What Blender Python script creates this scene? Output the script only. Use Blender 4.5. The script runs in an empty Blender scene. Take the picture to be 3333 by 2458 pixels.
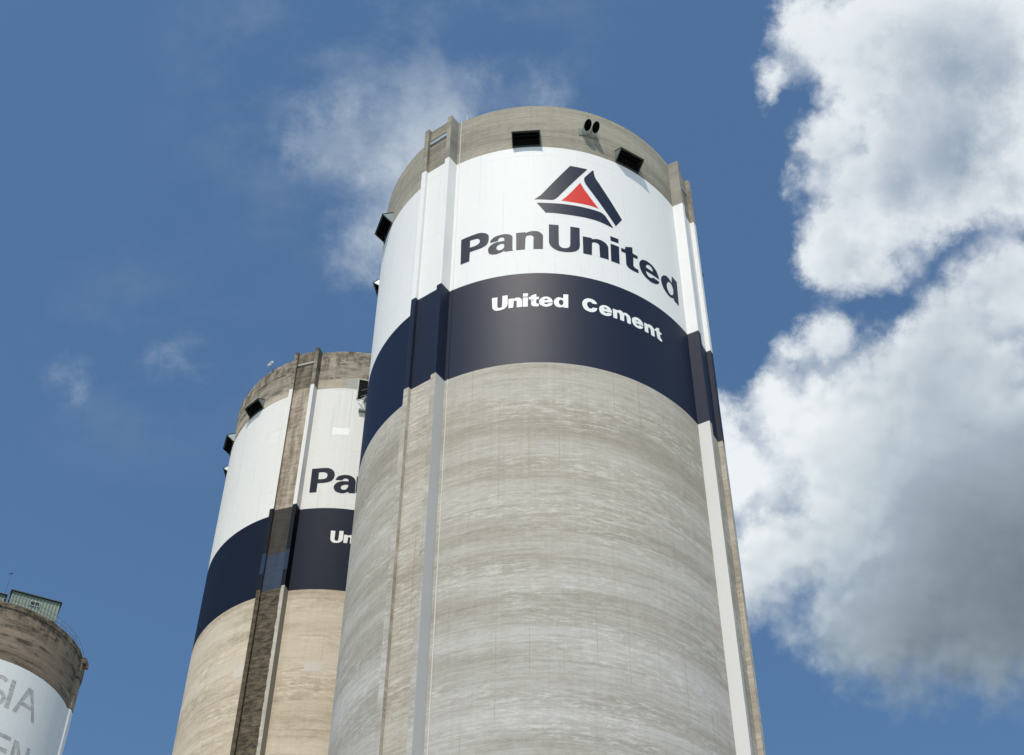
import bpy, bmesh, math, random
from mathutils import Vector, Matrix, geometry
R_ = math.radians
sc = bpy.context.scene

# ------------------------------------------------------------------ camera
cam_d = bpy.data.cameras.new('camera'); cam = bpy.data.objects.new('camera', cam_d)
sc.collection.objects.link(cam); sc.camera = cam
cam_d.sensor_fit = 'HORIZONTAL'; cam_d.sensor_width = 36.0; cam_d.lens = 36.0 * 5100 / 3333
cam_d.clip_start = 0.1; cam_d.clip_end = 20000
right = Vector((0.999956, -0.006961, 0.006367)); up = Vector((-0.009434, -0.737809, 0.674943)); fwd = Vector((0, 0.674973, 0.737842))
m = Matrix((right, up, -fwd)).transposed().to_4x4(); m.translation = (0, 0, 1.6)
cam.matrix_world = m

# ------------------------------------------------------------------ light and exposure
SUN_AZ, SUN_EL = -166.0, 58.5          # azimuth clockwise from +Y
sun_dir = Vector((math.sin(R_(SUN_AZ)) * math.cos(R_(SUN_EL)), math.cos(R_(SUN_AZ)) * math.cos(R_(SUN_EL)), math.sin(R_(SUN_EL))))
sun_d = bpy.data.lights.new('sun', 'SUN'); sun_d.energy = 3.1; sun_d.angle = R_(0.53); sun_d.color = (1.0, 0.925, 0.80)
sun = bpy.data.objects.new('sun', sun_d); sc.collection.objects.link(sun)
sun.rotation_euler = (-sun_dir).to_track_quat('-Z', 'Y').to_euler()
sc.view_settings.view_transform = 'Standard'; sc.view_settings.look = 'None'
sc.view_settings.gamma = 1.0; sc.view_settings.use_curve_mapping = False
sc.view_settings.exposure = 0.35
sc.cycles.use_adaptive_sampling = True; sc.cycles.adaptive_threshold = .016; sc.cycles.adaptive_min_samples = 12
sc.cycles.use_denoising = True; sc.cycles.denoising_input_passes = 'RGB_ALBEDO_NORMAL'; sc.cycles.denoising_prefilter = 'ACCURATE'
sc.cycles.max_bounces = 5; sc.cycles.diffuse_bounces = 3; sc.cycles.glossy_bounces = 2

# ------------------------------------------------------------------ sky with clouds
# cloud masses as directions on the sky dome with an angular radius
CUM = [(0.1742, 0.4924, 0.8528, 0.0188), (0.187, 0.478, 0.8582, 0.0224), (0.16, 0.5115, 0.8443, 0.0145), (0.1605, 0.5221, 0.8376, 0.0133), (0.2307, 0.4919, 0.8395, 0.0467), (0.2746, 0.4857, 0.8299, 0.071), (0.222, 0.5234, 0.8227, 0.03), (0.1933, 0.5456, 0.8154, 0.0194), (0.1818, 0.5666, 0.8037, 0.0145), (0.171, 0.5747, 0.8003, 0.0097), (0.2056, 0.5763, 0.7909, 0.0285), (0.2146, 0.5999, 0.7707, 0.033), (0.1942, 0.6061, 0.7713, 0.0139), (0.2398, 0.5578, 0.7946, 0.0467), (0.2705, 0.5393, 0.7975, 0.0588), (0.2971, 0.5549, 0.7771, 0.03), (0.2309, 0.6008, 0.7653, 0.0121), (0.1979, 0.643, 0.7399, 0.0163), (0.1801, 0.6539, 0.7348, 0.0163), (0.1692, 0.6734, 0.7197, 0.0194), (0.1384, 0.6915, 0.709, 0.0157), (0.1356, 0.7121, 0.6888, 0.0345), (0.1749, 0.6913, 0.7011, 0.03), (0.224, 0.655, 0.7217, 0.0254), (0.2687, 0.6217, 0.7358, 0.027), (0.2626, 0.6098, 0.7478, 0.0078), (0.2888, 0.5995, 0.7465, 0.0151), (0.3161, 0.583, 0.7484, 0.0224), (0.3093, 0.6049, 0.7337, 0.0345), (0.2692, 0.6552, 0.7058, 0.0619), (0.2161, 0.6933, 0.6875, 0.0588), (0.2795, 0.7007, 0.6565, 0.0922), (0.1579, 0.7425, 0.6509, 0.0345), (0.1507, 0.7636, 0.6278, 0.0194), (0.2049, 0.7338, 0.6477, 0.0497), (0.2362, 0.7571, 0.6092, 0.0588), (0.2934, 0.7393, 0.6061, 0.0679), (0.2326, 0.778, 0.5836, 0.0285)]
WISP = [(-0.0705, 0.5638, 0.8229, 0.0438), (-0.1046, 0.5388, 0.8359, 0.0204), (-0.0475, 0.5502, 0.8336, 0.0321), (-0.082, 0.5961, 0.7987, 0.0292), (-0.0876, 0.6164, 0.7825, 0.0146), (-0.1217, 0.5568, 0.8217, 0.0117), (-0.0503, 0.5761, 0.8158, 0.0263), (-0.0189, 0.5291, 0.8484, 0.0093), (0.0227, 0.5299, 0.8477, 0.0105), (-0.2116, 0.6557, 0.7248, 0.0073), (-0.2671, 0.6486, 0.7127, 0.0032)]
DARK = [(0.3187, 0.7259, 0.6095, 0.0963), (0.2593, 0.7625, 0.5927, 0.0584)]
VEIL = [(-0.076, 0.5185, 0.8517, 0.1225), (-0.2247, 0.6496, 0.7263, 0.0467)]
BLUE = [(0.2403, 0.5668, 0.788, 0.0875), (0.254, 0.5259, 0.8118, 0.0671), (0.2182, 0.5052, 0.835, 0.0263)]

rnd = random.Random(11)
for _ in range(9):                       # the same kind of scattered cumulus over the rest of the dome
    a2 = R_(rnd.uniform(55, 305)); e2 = R_(rnd.uniform(14, 66))
    CUM.append((math.sin(a2) * math.cos(e2), math.cos(a2) * math.cos(e2), math.sin(e2), rnd.uniform(.07, .16)))

class NT:
    """tiny helper to wire shader nodes"""
    def __init__(s, tree): s.t = tree; s.n = tree.nodes; s.l = tree.links
    def link(s, a, b): s.l.new(a, b)
    def new(s, typ, ins=None, **kw):
        nd = s.n.new(typ)
        for k, v in kw.items(): setattr(nd, k, v)
        for k, v in (ins or {}).items():
            if isinstance(v, bpy.types.NodeSocket): s.l.new(v, nd.inputs[k])
            else: nd.inputs[k].default_value = v
        return nd
    def math(s, op, a, b=None, c=None, clamp=False):
        ins = {0: a}
        if b is not None: ins[1] = b
        if c is not None: ins[2] = c
        return s.new('ShaderNodeMath', ins, operation=op, use_clamp=clamp).outputs[0]
    def vmath(s, op, a, b=None, out=0):
        ins = {0: a}
        if b is not None: ins[1] = b
        return s.new('ShaderNodeVectorMath', ins, operation=op).outputs[out]
    def scale(s, v, k):
        nd = s.new('ShaderNodeVectorMath', {0: v}, operation='SCALE')
        if isinstance(k, bpy.types.NodeSocket): s.l.new(k, nd.inputs['Scale'])
        else: nd.inputs['Scale'].default_value = k
        return nd.outputs[0]
    def mapr(s, v, a, b, c=0.0, d=1.0, smooth=True):
        nd = s.new('ShaderNodeMapRange', {'Value': v, 'From Min': a, 'From Max': b, 'To Min': c, 'To Max': d})
        if smooth: nd.interpolation_type = 'SMOOTHSTEP'
        return nd.outputs[0]
    def noise(s, vec, scale, detail=4.0, rough=.5, out='Fac', lac=2.0):
        return s.new('ShaderNodeTexNoise', {'Vector': vec, 'Scale': scale, 'Detail': detail, 'Roughness': rough, 'Lacunarity': lac}).outputs[out]
    def mix(s, f, a, b, blend='MIX'):
        nd = s.new('ShaderNodeMix', data_type='RGBA', blend_type=blend)
        for k, v in ((0, f), (6, a), (7, b)):
            if isinstance(v, bpy.types.NodeSocket): s.l.new(v, nd.inputs[k])
            elif k == 0: nd.inputs[0].default_value = v
            else: nd.inputs[k].default_value = (*v, 1) if len(v) == 3 else v
        return nd.outputs[2]
    def xyz(s, x, y, z):
        return s.new('ShaderNodeCombineXYZ', {0: x, 1: y, 2: z}).outputs[0]

def field(n, w, blobs, k):
    """smooth union of round masses; positive inside"""
    f = None
    for x, y, z, r in blobs:
        e = n.math('SUBTRACT', r, n.vmath('DISTANCE', w, (x, y, z), out=1))
        f = e if f is None else n.math('SMOOTH_MAX', f, e, k)
    return f

world = bpy.data.worlds.new('World'); sc.world = world; world.use_nodes = True
W = NT(world.node_tree); W.n.clear()
SKY_STRENGTH = 0.10
SKY_TINT = (.755, .965, 1.045)       # the photograph's cooler rendering of the blue
sky = W.new('ShaderNodeTexSky', sky_type='NISHITA', sun_disc=False, sun_elevation=R_(SUN_EL), sun_rotation=R_(SUN_AZ),
            altitude=0.0, air_density=1.0, dust_density=0.3, ozone_density=1.2)
geo = W.new('ShaderNodeNewGeometry'); dvec = W.scale(geo.outputs['Incoming'], -1.0)
n1 = W.noise(dvec, 16, 8, .66, 'Color', 2.1)
warp = W.vmath('SUBTRACT', n1, (.5, .5, .5))
wv = W.vmath('ADD', dvec, W.scale(warp, .068)); wv2 = W.vmath('ADD', dvec, W.scale(warp, .10))
sw = W.new('ShaderNodeSeparateXYZ', {0: warp})
def billow(v):                            # rounded cauliflower lobes
    return W.new('ShaderNodeTexVoronoi', {'Vector': v, 'Scale': 21.0, 'Detail': 2.0, 'Roughness': .5, 'Lacunarity': 2.3}, voronoi_dimensions='3D', feature='F1', normalize=True).outputs['Distance']
bwarp = W.vmath('ADD', dvec, W.scale(warp, .018))
SHIFT = tuple(Vector((-0.511, -0.641, 0.573)) * .008)
v0 = billow(bwarp); v1 = billow(W.vmath('ADD', bwarp, SHIFT))
f0 = W.math('ADD', field(W, wv, CUM, .022), W.math('MULTIPLY', W.math('SUBTRACT', .27, v0), .042))
wf = field(W, wv2, WISP, .02); fd = field(W, dvec, DARK, .05); fb = field(W, dvec, BLUE, .05); fv = field(W, dvec, VEIL, .05)
low = W.math('SUBTRACT', W.noise(dvec, 8, 3, .55), .5)
lowd = W.math('MULTIPLY', low, .07)
dk = W.mapr(W.math('ADD', fd, lowd), -.15, .10)
bl = W.mapr(W.math('ADD', fb, lowd), -.06, .045)
edge = W.mapr(f0, .055, .005)
lit = W.math('SUBTRACT', 1.22, W.math('MULTIPLY', dk, 1.12))
lit = W.math('SUBTRACT', lit, W.math('MULTIPLY', bl, W.math('SUBTRACT', .62, W.math('MULTIPLY', edge, .42))))
relief = W.math('MULTIPLY', W.math('SUBTRACT', v1, v0), W.math('ADD', .22, W.math('MULTIPLY', edge, 1.0)))
lit = W.math('ADD', W.math('ADD', lit, relief), W.math('MULTIPLY', sw.outputs[1], .13), clamp=True)
c_lo = (1.02, 1.32, 1.60); c_mid = (3.1, 3.75, 4.3); c_hi = (6.7, 7.05, 7.25)
ccol = W.mix(W.mapr(lit, .0, .55, smooth=False), c_lo, c_mid); ccol = W.mix(W.mapr(lit, .5, 1.0, smooth=False), ccol, c_hi)
thin = W.math('SUBTRACT', .98, W.math('MULTIPLY', W.math('MULTIPLY', bl, W.math('SUBTRACT', 1.0, W.math('MULTIPLY', edge, .6))), W.mapr(sw.outputs[0], -.15, .2, .46, .10)))
calpha = W.math('MULTIPLY', W.mapr(f0, -.004, W.math('ADD', .014, W.math('MULTIPLY', dk, .02))), thin)
walpha = W.math('MULTIPLY', W.mapr(wf, -.018, .042), W.mapr(sw.outputs[2], -.22, .22, .42, 1.0))
vn = W.mapr(W.noise(W.vmath('MULTIPLY', dvec, (1, 1.6, .7)), 13, 5, .62), .40, .72)
valpha = W.math('MULTIPLY', W.mapr(fv, -.06, .08), W.math('MULTIPLY', vn, .18))
blue_sky = W.mix(1.0, sky.outputs[0], SKY_TINT, 'MULTIPLY')
col = W.mix(valpha, blue_sky, (4.2, 4.7, 5.1))
col = W.mix(walpha, col, (4.7, 5.3, 5.8))
col = W.mix(calpha, col, ccol)
bg = W.new('ShaderNodeBackground', {'Color': col, 'Strength': SKY_STRENGTH})
wo = W.new('ShaderNodeOutputWorld', {'Surface': bg.outputs[0]})
world.cycles.sampling_method = 'MANUAL'; world.cycles.sample_map_resolution = 256

# ------------------------------------------------------------------ measures (metres, heights above the yard)
Z0 = 1.6
S1 = dict(x=1.259, y=50.413, R=8.0, th=-1.5958, zt=66.282 + Z0, zw=62.706 + Z0, zn=53.085 + Z0, zb=47.295 + Z0)
S2 = dict(x=-9.529, y=67.069, R=7.113, th=-1.4297, zt=67.607 + Z0, zw=64.518 + Z0, zn=55.378 + Z0, zb=49.927 + Z0)
S3 = dict(x=-34.981, y=85.416, R=6.189, th=-1.1819, zt=64.956 + Z0, zw=60.657 + Z0)
for s in (S1, S2, S3): s['th'] = math.atan2(-s['y'], -s['x'])

# ------------------------------------------------------------------ materials
def newmat(name):
    mt = bpy.data.materials.new(name); mt.use_nodes = True
    n = NT(mt.node_tree); n.n.clear()
    b = n.new('ShaderNodeBsdfPrincipled'); o = n.new('ShaderNodeOutputMaterial', {'Surface': b.outputs[0]})
    return mt, n, b

def silo_mat(name, z, dark, mid, light, cap=1.0, capcol=None, contrast=1.0, smooth=False, white=(.80, .80, .785), navy=(.0055, .012, .033),
             spec=.20, cooler=False, grime=0.0, topstain=0.0, seed=0.0, streakcol=None, paint=True, bugholes=False, paintwear=.13, stainzone=None):
    mt, n, b = newmat(name)
    uv = n.new('ShaderNodeUVMap', uv_map='UVMap').outputs[0]
    sp = n.new('ShaderNodeSeparateXYZ', {0: uv}); u, v = sp.outputs[0], sp.outputs[1]
    def nz(su, sv, det, ro, off=0.0, out='Fac'):
        vec = n.xyz(n.math('MULTIPLY', u, su), n.math('MULTIPLY', v, sv), seed + off)
        return n.noise(vec, 1.0, det, ro, out)
    fine = nz(3.6, 17.0, 5, .75)                      # slip-formed streaks
    lines = nz(.07, 8.0, 7, .74, 3.1)
    band = n.mapr(nz(.06, .62, 9, .68, 7.7), .38, .62)
    patch = nz(1.7, 4.6, 8, .78, 12.3)
    vert = nz(5.5, .10, 4, .6, 21.0)
    grain = nz(12, 26, 4, .7, 33.0)
    val = n.math('ADD', n.math('MULTIPLY', fine, .42), n.math('MULTIPLY', lines, .46))
    val = n.math('ADD', val, n.math('MULTIPLY', band, .23))
    val = n.math('ADD', val, n.math('MULTIPLY', patch, .44))
    val = n.math('ADD', val, n.math('MULTIPLY', vert, .16))
    val = n.math('ADD', val, n.math('MULTIPLY', grain, .24))
    val = n.math('DIVIDE', val, 1.95)
    val = n.math('ADD', .5, n.math('MULTIPLY', n.math('SUBTRACT', val, .5), 3.4 * contrast), clamp=True)
    if smooth:
        conc = n.mix(n.math('ADD', .5, n.math('MULTIPLY', n.math('SUBTRACT', grain, .5), .5)), dark, light)
    else:
        conc = n.mix(n.mapr(val, 0, .5, smooth=False), dark, mid); conc = n.mix(n.mapr(val, .5, 1, smooth=False), conc, light)
        # pale lime bloom in ragged level strips, thin form joints
        bloom = n.math('MULTIPLY', n.mapr(nz(1.5, 6.5, 8, .78, 40.0), .50, .58), n.mapr(nz(.16, .55, 3, .5, 44.0), .40, .60))
        conc = n.mix(n.math('MULTIPLY', bloom, .60), conc, tuple(min(1, c * 1.22) for c in light))
        fr = n.math('FRACT', n.math('DIVIDE', n.math('ADD', u, 400.0), 1.16))
        jn = n.math('MULTIPLY', n.math('LESS_THAN', n.math('ABSOLUTE', n.math('SUBTRACT', fr, .5)), .016), n.mapr(nz(.9, .22, 3, .5, 51.0), .46, .62))
        conc = n.mix(n.math('MULTIPLY', jn, .5), conc, streakcol or tuple(c * .72 for c in mid))
        rg = n.mapr(nz(.05, 11.0, 3, .6, 93.0), .66, .72)
        conc = n.mix(n.math('MULTIPLY', n.math('MULTIPLY', rg, n.mapr(nz(.5, 2.0, 5, .7, 97.0), .40, .60)), .50), conc, tuple(c * .78 for c in dark))
        # a pour line every lift
        fr2 = n.math('FRACT', n.math('DIVIDE', v, 2.4))
        pl = n.math('MULTIPLY', n.math('LESS_THAN', n.math('ABSOLUTE', n.math('SUBTRACT', fr2, .5)), .012), n.mapr(nz(.25, .4, 4, .5, 57.0), .5, .62))
        conc = n.mix(n.math('MULTIPLY', pl, .35), conc, dark)
    if not smooth and cooler: conc = n.mix(n.mapr(v, 46.0, 30.0), conc, n.mix(1.0, conc, (.99, 1.02, 1.09), 'MULTIPLY'))
    if bugholes:
        bh = n.mapr(nz(11, 3.2, 2, .5, 60.0), .70, .74)
        conc = n.mix(n.math('MULTIPLY', bh, .45), conc, tuple(c * .5 for c in dark))
    if grime:
        gm = n.mapr(nz(.5, .9, 9, .7, 66.0), .50, .72)
        conc = n.mix(n.math('MULTIPLY', gm, grime), conc, tuple(c * .42 for c in dark))
    if stainzone:
        conc_dirty = n.mix(n.mapr(nz(2.2, 3.5, 9, .7, 71.0), .35, .65), (.022, .018, .011), (.11, .085, .05))
        edge = nz(3.0, 2.2, 8, .7, 75.0)
        zone = n.math('MULTIPLY', n.mapr(n.math('ADD', u, n.math('MULTIPLY', n.math('SUBTRACT', edge, .5), stainzone[3])), stainzone[0], stainzone[0] + stainzone[1]), n.math('LESS_THAN', v, stainzone[2]))
        conc = n.mix(n.math('MULTIPLY', zone, .93), conc, conc_dirty)
    cp = n.math('GREATER_THAN', v, z['zw'])
    if capcol:
        capm = n.mix(val, tuple(c * .60 for c in capcol), tuple(c * 1.42 for c in capcol))
        if topstain:
            drip = n.mapr(n.math('ADD', n.math('MULTIPLY', nz(2.6, .22, 6, .65, 80.0), 1.0), n.math('MULTIPLY', n.math('SUBTRACT', z['zt'], v), -.16)), .22, .5)
            blot = n.mapr(nz(1.7, 2.8, 8, .74, 84.0), .36, .58)
            bandst = n.mapr(nz(.35, 2.0, 8, .72, 88.0), .48, .60)
            st = n.math('MAXIMUM', n.math('MULTIPLY', drip, blot), n.math('MULTIPLY', bandst, n.math('ADD', .25, n.math('MULTIPLY', blot, .75))))
            capm = n.mix(n.math('MULTIPLY', st, topstain), capm, (.035, .028, .020))
        conc = n.mix(cp, conc, capm)
    elif cap != 1.0:
        conc = n.mix(cp, conc, n.mix(1.0, conc, (cap, cap, cap), 'MULTIPLY'))
    rough = .9
    if paint:
        wear = n.math('ADD', n.math('MULTIPLY', fine, .5), n.math('MULTIPLY', n.math('ADD', n.math('MULTIPLY', vert, .5), n.math('MULTIPLY', patch, .5)), .5))
        wear = n.math('SUBTRACT', 1.0 + paintwear * .5, n.math('MULTIPLY', wear, paintwear * 1.8))
        wcol = n.mix(1.0, white, n.xyz(wear, wear, wear), 'MULTIPLY')
        if not smooth:                       # joints and pour lines show faintly through the paint
            drip = n.math('MULTIPLY', n.mapr(nz(3.2, .12, 6, .7, 101.0), .54, .70), n.mapr(nz(.4, .3, 3, .5, 103.0), .40, .62))
            seam = n.math('MAXIMUM', n.math('MAXIMUM', jn, n.math('MULTIPLY', pl, .8)), n.math('MULTIPLY', n.math('MAXIMUM', rg, drip), .55))
            wcol = n.mix(n.math('MULTIPLY', seam, min(.5, paintwear * 1.5)), wcol, (.42, .40, .36))
        nv2 = n.math('ADD', .55, n.math('MULTIPLY', n.math('ADD', n.math('MULTIPLY', fine, .5), n.math('MULTIPLY', patch, .5)), .90))
        ncol = n.mix(1.0, navy, n.xyz(nv2, nv2, nv2), 'MULTIPLY')
        in_w = n.math('MULTIPLY', n.math('GREATER_THAN', v, z['zn']), n.math('LESS_THAN', v, z['zw']))
        in_n = n.math('MULTIPLY', n.math('GREATER_THAN', v, z['zb']), n.math('LESS_THAN', v, z['zn']))
        col = n.mix(in_w, conc, wcol); col = n.mix(in_n, col, ncol)
        rough = n.math('SUBTRACT', .9, n.math('ADD', n.math('MULTIPLY', in_w, .25), n.math('MULTIPLY', in_n, .35)))
    else:
        col = conc
    n.link(col, b.inputs['Base Color'])
    if isinstance(rough, float): b.inputs['Roughness'].default_value = rough
    else: n.link(rough, b.inputs['Roughness'])
    b.inputs['Specular IOR Level'].default_value = spec
    h = n.math('ADD', n.math('MULTIPLY', fine, .5), n.math('ADD', n.math('MULTIPLY', lines, .35), n.math('MULTIPLY', grain, .15)))
    bst = .12 if smooth else .5
    if paint: bst = n.math('MULTIPLY', bst, n.math('SUBTRACT', 1.0, n.math('MULTIPLY', n.math('ADD', in_w, in_n), .78)))
    bp = n.new('ShaderNodeBump', {'Height': h, 'Strength': bst, 'Distance': .03})
    n.link(bp.outputs[0], b.inputs['Normal'])
    return mt

def flat_mat(name, col, rough=.6, metal=0.0, spec=.5, var=.12, scale=6.0):
    mt, n, b = newmat(name)
    tc = n.new('ShaderNodeTexCoord').outputs['Object']
    nz = n.noise(tc, scale, 6, .6)
    k = n.math('ADD', 1 - var, n.math('MULTIPLY', nz, 2 * var))
    n.link(n.mix(1.0, col, n.xyz(k, k, k), 'MULTIPLY'), b.inputs['Base Color'])
    b.inputs['Roughness'].default_value = rough; b.inputs['Metallic'].default_value = metal; b.inputs['Specular IOR Level'].default_value = spec
    return mt

M = {}
g1 = dict(dark=(.285, .262, .21), mid=(.395, .362, .303), light=(.51, .485, .435))
M['silo1'] = silo_mat('grey slip-formed concrete with white and navy paint', S1, **g1, capcol=(.275, .255, .205), contrast=1.3, cooler=True, seed=1.0, streakcol=(.34, .28, .18))
M['panel1'] = silo_mat('tan streaked concrete of the recessed panel', S1, dark=(.285, .25, .195), mid=(.40, .36, .295), light=(.53, .495, .435), capcol=(.25, .225, .18), contrast=1.3, seed=5.0, streakcol=(.33, .22, .12))
M['smooth1'] = silo_mat('smooth rendered pale concrete', S1, dark=(.44, .435, .425), mid=(.5, .5, .49), light=(.54, .535, .52), capcol=(.25, .24, .21), smooth=True, seed=8.0, bugholes=True)
M['plain1'] = silo_mat('smooth off-white rendered concrete', S1, dark=(.60, .59, .57), mid=(.66, .66, .64), light=(.70, .69, .67), capcol=(.27, .255, .22), smooth=True, seed=9.0)
M['conduit'] = silo_mat('whitewashed cable strip painted over with the bands', S1, dark=(.58, .57, .54), mid=(.6, .6, .58), light=(.66, .65, .62), smooth=True, seed=2.0)
g2 = dict(dark=(.36, .30, .225), mid=(.54, .455, .345), light=(.625, .55, .445))
M['silo2'] = silo_mat('tan weathered concrete with worn white and navy paint', S2, **g2, capcol=(.37, .32, .25), topstain=.80, seed=14.0, white=(.80, .785, .74), navy=(.009, .014, .028), paintwear=.24, grime=.30, contrast=1.35, spec=.06)
M['fin2'] = silo_mat('fin concrete with worn paint and dark run-off edge', S2, dark=(.36, .32, .26), mid=(.46, .42, .35), light=(.52, .48, .41), capcol=(.27, .235, .18), topstain=.8, seed=16.0, white=(.77, .75, .70), navy=(.008, .012, .018), spec=.06, paintwear=.12)
M['silo3'] = silo_mat('brown stained concrete above dull white paint', dict(zt=S3['zt'], zw=S3['zw'], zn=20.0, zb=15.0), dark=(.2, .18, .15), mid=(.3, .27, .22), light=(.38, .34, .29),
                      capcol=(.215, .17, .125), topstain=.9, seed=25.0, white=(.72, .745, .74), paintwear=.22, contrast=1.2)

# recessed panel of the old silo: unpainted brown concrete, stained navy, a blue repaint, black-brown run-off below
mt, n, b = newmat('brown run-off stained panel concrete with blue repaint'); M['panel2'] = mt
uv = n.new('ShaderNodeUVMap', uv_map='UVMap').outputs[0]; sp = n.new('ShaderNodeSeparateXYZ', {0: uv}); u, v = sp.outputs[0], sp.outputs[1]
def nz2(su, sv, det, ro, off): return n.noise(n.xyz(n.math('MULTIPLY', u, su), n.math('MULTIPLY', v, sv), off), 1.0, det, ro)
a = n.mapr(n.math('ADD', n.math('MULTIPLY', nz2(2.2, .35, 6, .65, 1), .6), n.math('MULTIPLY', nz2(1.2, 5, 6, .7, 2), .4)), .36, .64)
brown = n.mix(a, (.15, .115, .08), (.47, .40, .31))
nav = n.mix(a, (.012, .011, .010), (.042, .034, .026))
blue = n.mix(a, (.012, .024, .055), (.022, .042, .085))
drk = n.mix(n.mapr(nz2(2.0, 4.5, 9, .72, 5), .36, .68), (.018, .014, .008), (.155, .12, .07))
capd = n.mix(a, (.045, .036, .022), (.24, .195, .14))
col = n.mix(n.math('GREATER_THAN', v, S2['zb']), drk, blue)
col = n.mix(n.math('GREATER_THAN', v, 52.3 + Z0), col, nav)
col = n.mix(n.math('GREATER_THAN', v, S2['zn']), col, brown)
col = n.mix(n.mapr(v, S2['zw'] - .1, S2['zw'] + .05), col, capd)
n.link(col, b.inputs['Base Color']); b.inputs['Roughness'].default_value = .88
bp = n.new('ShaderNodeBump', {'Height': nz2(1.2, 9, 6, .7, 9), 'Strength': .5, 'Distance': .03}); n.link(bp.outputs[0], b.inputs['Normal'])

M['navy'] = flat_mat('navy paint', (.0055, .012, .033), .55, spec=.20, var=.2, scale=3)
M['navy2'] = flat_mat('weathered navy paint', (.008, .012, .026), .6, spec=.07, var=.25, scale=3)
M['doorframe'] = flat_mat('pale green door frame', (.42, .46, .36), .6)
M['white'] = flat_mat('white paint', (.80, .80, .785), .6, var=.03)
M['white_old'] = flat_mat('slightly dulled white paint', (.74, .725, .69), .65, var=.06)
M['red'] = flat_mat('red paint', (.62, .032, .022), .6, spec=.2, var=.06)
M['hood'] = flat_mat('dark green painted sheet', (.028, .040, .034), .6, var=.3)
M['cheek'] = flat_mat('weathered galvanised sheet', (.30, .36, .37), .42, metal=.55, var=.2)
M['black'] = flat_mat('near-black for painted vent shade and lens', (.006, .006, .006), .9, spec=.1)  # shade inside hoods, slots, ducts and doorway is put into this near-black colour
M['duct'] = flat_mat('pale grey-green duct steel', (.40, .45, .42), .45, metal=.25, var=.12)
M['plate'] = flat_mat('dull grey-green plate steel', (.17, .20, .18), .6, var=.15)
M['slotbar'] = flat_mat('pale blue-grey steel', (.36, .42, .46), .45, metal=.2)
M['shed'] = flat_mat('pale green sheet cladding', (.155, .20, .155), .55, var=.15, scale=2)
M['shedroof'] = flat_mat('dark roof sheet', (.02, .024, .024), .6, var=.3)
M['glass'] = flat_mat('dark window glass', (.02, .025, .028), .15, spec=.6)
M['frame'] = flat_mat('grey window frame', (.34, .36, .35), .5)
M['steel'] = flat_mat('dull galvanised steel', (.20, .22, .23), .5, metal=.5)
M['darksteel'] = flat_mat('dark steel', (.05, .055, .06), .5, metal=.4)
M['camwhite'] = flat_mat('off-white housing', (.7, .7, .66), .5)
M['patchw'] = flat_mat('fresh white repair patch', (.82, .815, .79), .7, var=.03)
M['patchc'] = flat_mat('pale cement repair patch', (.58, .525, .45), .85, var=.08)
M['patchg'] = flat_mat('grey cement repair patch', (.36, .35, .31), .85, var=.1)
M['roofc'] = flat_mat('rough roof concrete', (.3, .29, .26), .9, var=.2, scale=1)
M['rust'] = flat_mat('rusty pipe', (.16, .085, .05), .8, var=.3)
M['redsteel'] = flat_mat('red painted steel', (.3, .03, .025), .6)
# ghost lettering: old paint half weathered away
mt, n, b = newmat('faded grey lettering paint'); M['faded'] = mt
tc = n.new('ShaderNodeTexCoord').outputs['Object']
fa = n.mapr(n.noise(n.vmath('MULTIPLY', tc, (1, 1, 2.2)), 2.6, 9, .7), .34, .68)
n.link(n.mix(fa, (.27, .275, .295), (.50, .495, .49)), b.inputs['Base Color']); b.inputs['Roughness'].default_value = .8
# yard
mt, n, b = newmat('worn concrete yard'); M['yard'] = mt
tc = n.new('ShaderNodeTexCoord').outputs['Object']
ya = n.math('ADD', n.math('MULTIPLY', n.noise(tc, .05, 6, .6), .6), n.math('MULTIPLY', n.noise(tc, 1.5, 8, .7), .4))
n.link(n.mix(n.mapr(ya, .35, .65), (.37, .345, .30), (.51, .48, .425)), b.inputs['Base Color']); b.inputs['Roughness'].default_value = .9

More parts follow.
